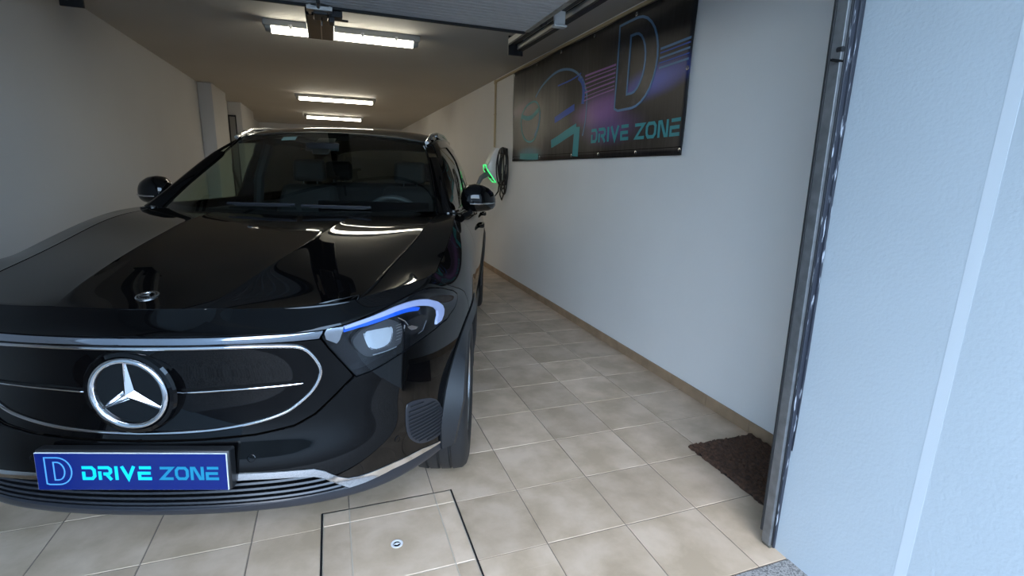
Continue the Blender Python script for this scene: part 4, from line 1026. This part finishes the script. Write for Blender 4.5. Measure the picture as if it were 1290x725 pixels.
MB().loft([[(-.05,1.70,1.39),(.05,1.70,1.39),(.05,1.82,1.455),(-.05,1.82,1.455)],[(-.06,1.72,1.425),(.06,1.72,1.425),(.06,1.86,1.495),(-.06,1.86,1.495)]]).build('camera_pod',M['black_plastic'],car,True,bevel=.01)
panel('headliner',ROOF,[(-4.6,.1),(4.6,.1),(4.6,4.9),(-4.6,4.9)],M['int_grey'],car,off=-.03,gap=0,depth=0,du=.5,dv=.4)
for s in (1,-1):
    MB().tube([(s*.70,2.42,1.04),(s*.685,2.44,1.25),(s*.61,2.46,1.47)],.035,8).build('b_pillar',M['interior'],car)
    MB().box(min(s*.70,s*.79),max(s*.70,s*.79),1.45,3.5,.45,1.06).build('door_trim',M['interior'],car,True,bevel=.02)
# ==== things on the walls and floor ==========================================================
# banner: eyelet-hung vinyl, slightly wavy; x along the wall from the far end to the near end
BY0,BY1,BZ0,BZ1=4.27,1.19,1.452,2.415
def wave(y,z): return .006*math.sin(y*5.1+z*2)+.004*math.sin(y*11.3-z*3)*(.4+.6*(BZ1-z))+.003*math.sin(z*9+y*2)
def BN(y,z,h):  # world position minus object origin
    return (-.017-wave(y,z)-h, y-BY0, z-BZ0)
M['banner']=None
def banner_material():
    m=bpy.data.materials.new('printed vinyl'); m.use_nodes=True; nt=m.node_tree; p=nt.nodes['Principled BSDF']; L=nt.links
    tc=nt.nodes.new('ShaderNodeTexCoord'); sp=nt.nodes.new('ShaderNodeSeparateXYZ'); L.new(tc.outputs['Object'],sp.inputs[0])
    def math_(op,a,b=None):
        n=nt.nodes.new('ShaderNodeMath'); n.operation=op
        for i,x in enumerate((a,b)):
            if x is None: continue
            if isinstance(x,(int,float)): n.inputs[i].default_value=x
            else: L.new(x,n.inputs[i])
        return n.outputs[0]
    def blob(cy,cz,ry,rz,k=0.0):
        """soft ellipse: 1 in the middle, 0 at its rim; k shears it"""
        a=math_('SUBTRACT',sp.outputs['Y'],cy); b=math_('SUBTRACT',sp.outputs['Z'],cz)
        if k: b=math_('SUBTRACT',b,math_('MULTIPLY',a,k))
        a=math_('DIVIDE',a,ry); b=math_('DIVIDE',b,rz)
        r=math_('SQRT',math_('ADD',math_('MULTIPLY',a,a),math_('MULTIPLY',b,b)))
        n=nt.nodes.new('ShaderNodeMapRange'); n.interpolation_type='SMOOTHSTEP'; n.inputs[1].default_value=1; n.inputs[2].default_value=.1; L.new(r,n.inputs[0]); return n.outputs[0]
    tn=nt.nodes.new('ShaderNodeTexNoise'); tn.inputs['Scale'].default_value=3.5; tn.inputs['Detail'].default_value=4; L.new(tc.outputs['Object'],tn.inputs['Vector'])
    base=nt.nodes.new('ShaderNodeValToRGB'); base.color_ramp.elements[0].position=.35; base.color_ramp.elements[0].color=(.006,.006,.008,1); base.color_ramp.elements[1].position=.75; base.color_ramp.elements[1].color=(.022,.022,.026,1)
    L.new(tn.outputs['Fac'],base.inputs[0]); col=base.outputs[0]
    def over(col,c,f,amt):
        x=nt.nodes.new('ShaderNodeMix'); x.data_type='RGBA'; x.blend_type='ADD'; L.new(math_('MULTIPLY',f,amt),x.inputs[0]); L.new(col,x.inputs[6]); x.inputs[7].default_value=(*c,1); return x.outputs[2]
    yy=lambda y:y-BY0
    zz=lambda z:z-BZ0
    col=over(col,(.24,.09,.34),blob(yy(2.25),zz(1.83),.62,.16,-.06),1)
    col=over(col,(.07,.10,.46),blob(yy(1.55),zz(1.93),.55,.13,-.10),1)
    col=over(col,(.11,.05,.20),blob(yy(2.1),zz(1.68),.55,.17),1)
    col=over(col,(.12,.06,.10),blob(yy(4.0),zz(2.0),.45,.10,-.1),.8)
    col=over(col,(.03,.17,.24),blob(yy(3.75),zz(1.52),.5,.10),1)
    col=over(col,(.05,.045,.035),blob(yy(3.6),zz(1.85),.75,.42),.7)
    L.new(col,p.inputs['Base Color']); p.inputs['Roughness'].default_value=.42; p.inputs['Specular IOR Level'].default_value=.45
    t2=nt.nodes.new('ShaderNodeTexNoise'); t2.inputs['Scale'].default_value=6; L.new(tc.outputs['Object'],t2.inputs['Vector'])
    mp=nt.nodes.new('ShaderNodeMapping'); mp.inputs['Scale'].default_value=(1,2.4,.35); L.new(tc.outputs['Object'],mp.inputs[0]); L.new(mp.outputs[0],t2.inputs['Vector'])
    b=nt.nodes.new('ShaderNodeBump'); b.inputs['Strength'].default_value=.2; b.inputs['Distance'].default_value=.02; L.new(t2.outputs['Fac'],b.inputs['Height']); L.new(b.outputs[0],p.inputs['Normal'])
    return m
M['banner']=banner_material()
ban=MB(); NY,NZ=64,24
for h in (0,.0012):
    pass
v=[];f=[]
for j in range(NZ+1):
    for i in range(NY+1):
        y=BY0+(BY1-BY0)*i/NY; z=BZ0+(BZ1-BZ0)*j/NZ
        v.append(BN(y,z,0))
n1=NY+1
f=[(j*n1+i,j*n1+i+1,(j+1)*n1+i+1,(j+1)*n1+i) for j in range(NZ) for i in range(NY)]
me=bpy.data.meshes.new('banner'); me.from_pydata(v,[],f); me.materials.append(M['banner'])
for p in me.polygons: p.use_smooth=True
banner=link('banner',me,None,(XR,BY0,BZ0)); md=banner.modifiers.new('thickness','SOLIDIFY'); md.thickness=.0015; md.offset=0
tag(banner,'black printed vinyl banner reading DRIVE ZONE on the right wall','banner')
PB=lambda y,z,h:BN(y,z,h)
def neg(mb_fn): return mb_fn
W1=lambda x,y,h: BN(-x,y,h)       # letters run towards smaller y
def fine(pts,step=.06):
    out=[]
    for a,b in zip(pts,pts[1:]):
        k=max(1,int(math.hypot(b[0]-a[0],b[1]-a[1])/step)); out+=[(a[0]+(b[0]-a[0])*q/k,a[1]+(b[1]-a[1])*q/k) for q in range(k)]
    return out+[pts[-1]]
mb=MB(); word(mb,'DRIVE',-2.345,1.572,.535,.108,W1,.003,.21,.20); mb.build('lettering',M['teal_print'],banner,False)
mb=MB(); word(mb,'ZONE',-1.725,1.568,.49,.108,W1,.003,.20,.16); mb.build('lettering',M['teal_print'],banner,False)
ctrl=MB()
logo_d(-2.01,1.785,.475,.58,W1,banner,M['steel_print'],mat('banner logo black',(.012,.012,.016),.4,mottle=(9,(.05,.05,.06),.5,.8)),.016,.0035)
for k,(z,w) in enumerate(((2.115,.014),(2.09,.008),(2.06,.012),(2.03,.007),(2.00,.012),(1.97,.006),(1.945,.009))):
    mb=MB(); stroke(mb,fine([(-2.54,z-.004*k),(-2.04,z)]),w,W1,.002); mb.build('light_streak',M['violet_print'],banner,False)
    if k<5:
        mb=MB(); stroke(mb,fine([(-1.51,z),(-1.21,z+.003)]),w,W1,.002); mb.build('light_streak',M['blue_print'] if k%2 else M['steel_print'],banner,False)
def curve(pts,w,m,nm='neon_line',closed=False,h=.002):
    p=smooth_poly(pts,2,closed); mb=MB(); stroke(mb,[(-a,b) for a,b in (p if closed else fine(p,.08))],w,W1,h,closed); mb.build(nm,m,banner,False)
curve([(3.60,2.08),(3.42,2.17),(3.15,2.235),(2.90,2.235),(2.70,2.18),(2.54,2.06),(2.49,1.95)],.020,M['steel_print'])
curve([(2.49,2.0),(2.475,1.85),(2.48,1.75),(2.52,1.64)],.014,M['steel_print'])
curve([(2.66,2.13),(2.58,2.08),(2.55,2.0),(2.56,1.9)],.05,M['blue_print'])
curve([(4.02,1.90),(3.95,1.98),(3.82,2.04),(3.60,2.05),(3.47,1.97),(3.45,1.85),(3.52,1.71),(3.66,1.64),(3.86,1.66),(3.99,1.76)],.018,M['teal_print'],closed=True)
curve([(4.0,1.93),(3.86,1.895),(3.72,1.89),(3.50,1.95)],.045,M['teal_print'])
curve([(3.60,1.70),(3.48,1.80),(3.46,1.92)],.03,M['steel_print'])
curve([(3.10,1.815),(2.9,1.85),(2.71,1.89)],.055,M['blue_print'])
curve([(3.15,1.60),(2.9,1.655),(2.645,1.715)],.075,M['teal_print'])
curve([(2.63,1.72),(2.635,1.6),(2.645,1.475)],.10,M['teal_print'])
curve([(4.02,1.505),(3.75,1.495),(3.46,1.49)],.06,M['teal_print'])
curve([(3.05,2.11),(2.8,2.12),(2.62,2.15)],.012,M['blue_print'])
for y,z in ((2.71,1.482),(2.21,1.482),(1.70,1.482),(1.212,1.482),(1.212,1.95),(3.4,1.482),(4.24,1.482),(4.24,1.95),(1.8,2.39),(2.4,2.39),(3.0,2.39),(3.6,2.39),(4.24,2.39),(1.212,2.39)):
    p=BN(y,z,.001)
    MB().lathe([(.007,0),(.013,.0),(.013,.003),(.007,.004),(.006,.0)],p,(-1,0,0),14,False).build('eyelet',M['satin'],banner)
hem=MB(); stroke(hem,fine([(-BY0+.012,BZ0+.05),(-BY1-.012,BZ0+.05)]),.004,W1,.0015); hem.build('hem_seam',M['dark'],banner,False)
# trunking along the top of the right wall and down to the charger
tk=thing('cable_trunking','thin beige cable trunking along the top of the right wall','trunking',(XR-.0015,3.1,2.435))
box('trunk_run',M['conduit'],tk,-.018,0,-1.95,1.895,-.010,.014,.002)
box('trunk_drop',M['conduit'],tk,-.018,0,1.86,1.895,-.80,-.010,.002)
box('trunk_elbow',M['conduit'],tk,-.021,0,1.845,1.91,-.03,.018,.003)
MB().box(-.02,-.001,1.85,1.905,-.40,-.385).build('trunk_clip',M['conduit'],tk,False)
# wall charger with its plug and coiled cable
ch=thing('wall_charger','white wedge shaped car charger with a glowing green rim on the right wall','charger',(XR,4.90,1.41))
side=[(0,.21),(-.045,.215),(-.16,-.02),(-.155,-.06),(-.03,-.215),(0,-.215)]
r=lambda y,k:[(x*k if x else 0,y,z*(1 if k==1 else .96)) for x,z in side]
MB().loft([r(-.085,.9),r(-.075,1),r(.075,1),r(.085,.9)]).build('charger_body',M['white_plastic'],ch,True,bevel=.008)
mb=MB(); loop=[(-.168,.05,.0),(-.168,-.05,.0),(-.150,-.082,-.065),(-.035,-.075,-.212),(-.035,.075,-.212),(-.150,.082,-.065)]
mb.tube(loop+loop[:2],.0065,8,False).build('status_ring',M['green_led'],ch)
MB().loft([[(-.150,-.05,-.035),(-.150,.05,-.035),(-.07,.05,-.15),(-.07,-.05,-.15)],[(-.166,-.045,-.05),(-.166,.045,-.05),(-.085,.045,-.165),(-.085,-.045,-.165)]]).build('socket',M['black_plastic'],ch,False,bevel=.004)
plug=MB().tube([(-.10,-.01,-.10),(-.17,-.02,-.13),(-.215,-.02,-.16),(-.255,-.02,-.24),(-.275,-.02,-.36)],[.030,.034,.030,.024,.020],14).build('plug',M['grey_grip'],ch)
mb=MB(); loops=[]
for k,(rz,ry,cz,cx) in enumerate(((.22,.10,-.02,-.03),(.205,.11,-.0,-.055),(.235,.105,-.05,-.045),(.21,.12,-.01,-.08),(.26,.13,-.09,-.04),(.225,.115,-.03,-.10))):
    pts=[(cx*.7-.012+.008*math.sin(a*2+k),-.40+ry*1.25*math.cos(a),cz+rz*math.sin(a)) for a in np.linspace(0,2*math.pi,37)]
    MB().tube(pts,.0085,8,False).build('cable_loop',M['cable'],ch)
MB().tube([(-.275,-.02,-.36),(-.27,-.02,-.42),(-.22,-.04,-.50),(-.12,-.14,-.46),(-.06,-.26,-.32),(-.05,-.30,-.12)],.0085,8).build('cable',M['cable'],ch)
MB().tube([(-.035,-.30,-.1),(-.06,-.33,-.36),(-.05,-.37,-.42),(-.04,-.44,-.32),(-.04,-.46,.0)],.0085,8).build('cable',M['cable'],ch)
box('cable_hook',M['black_plastic'],ch,-.09,0,-.43,-.36,.12,.20,.012)
# planks leaning behind the column
for k,(dx,dy,dz) in enumerate(((0,0,0),(.045,.10,-.12))):
    p=thing('plank',('dark plank leaning on the left wall behind the car, the taller one','dark plank leaning on the left wall behind the car, the shorter one')[k],'plank',(-1.955+dx,8.62+dy,0))
    MB().loft([[(0,-.05,0),(.03,-.05,0),(.03,.05,0),(0,.05,0)],[(-.415-dx,-.05,1.62+dz),(-.385-dx,-.05,1.62+dz),(-.385-dx,.05,1.62+dz),(-.415-dx,.05,1.62+dz)]]).build('board',M['wood'],p,False,bevel=.003)
# coir mat
mt=thing('doormat','dark brown coir mat in the corner by the door jamb','mat',(1.143,.105,0),math.radians(-.5))
mb=MB(); 
NX,NYY=34,44; w,l=.405,.60
v=[];f=[]
for j in range(NYY+1):
    for i in range(NX+1):
        e=.004*rng.standard_normal(2); edge=i in(0,NX) or j in (0,NYY)
        v.append((-w/2+w*i/NX+(e[0]*.9),-l/2+l*j/NYY+e[1]*.9,.003 if edge else .014+.0035*rng.standard_normal()))
n1=NX+1
f=[(j*n1+i,j*n1+i+1,(j+1)*n1+i+1,(j+1)*n1+i) for j in range(NYY) for i in range(NX)]
mb.add(v,f); fib=mb.build('coir_pile',M['mat_fibre'],mt,False); fib['kind']='stuff'
box('backing',M['dark'],mt,-w/2+.004,w/2-.004,-l/2+.004,l/2-.004,.001,.006)
# recessed access cover in the floor, tiled to match
cx,cy=(CX0+CX1)/2,(CY0+CY1)/2
cov=thing('access_cover','square tiled access cover with dark steel edges in the garage floor','floor cover',(cx,cy,0))
a,b=(CX1-CX0)/2,(CY1-CY0)/2
for x0,x1 in ((-a-.003,-a+.0012),(a-.0012,a+.003)): MB().box(x0,x1,-b,b,-.03,.0012).build('cover_frame',M['dark_metal'],cov,False)
MB().box(-a+.0016,-a+.0034,-b,b,-.03,.0014).box(a-.0034,a-.0016,-b,b,-.03,.0014).box(-a,a,b-.0022,b-.0004,-.03,.001).box(-a,a,-b+.0004,-b+.0022,-.03,.001).build('cover_edge',M['satin'],cov,False)
box('tray',M['light_grout'],cov,-a+.003,a-.003,-b+.002,b-.002,-.03,-.002)
gx=[CX0-cx+.004,-2.05*T-cx,-1.03*T-cx,CX1-cx-.004]; gy=[CY0-cy+.003,.022*T-cy,1.018*T-cy,CY1-cy-.003]
for i in range(3):
    for j in range(3):
        mb=MB(); slab(mb,gx[i]+.0022,gx[i+1]-.0022,gy[j]+.0022,gy[j+1]-.0022,.0005,-.008)
        me=bpy.data.meshes.new('tile'); me.from_pydata(mb.v,[],mb.f); me.materials.append(M['tile']); link('tile',me,cov)
MB().lathe([(.012,.0005),(.021,.0005),(.0215,.0025),(.017,.0032),(.0125,.0012)],(-1.58*T-cx,.50*T-cy,0),(0,0,1),28,False).build('lifting_ring',M['white_plastic'],cov)
MB().lathe([(.0,.0009),(.013,.0009),(.013,.0012),(0,.0012)],(-1.58*T-cx,.50*T-cy,0),(0,0,1),20).build('lifting_hole',M['dark'],cov)
MB().box(-1.58*T-cx-.010,-1.58*T-cx+.010,.50*T-cy-.002,.50*T-cy+.002,.001,.0028).cyl((-1.58*T-cx,.50*T-cy,.001),(-1.58*T-cx,.50*T-cy,.003),.005,12).build('lifting_key',M['white_plastic'],cov,False)
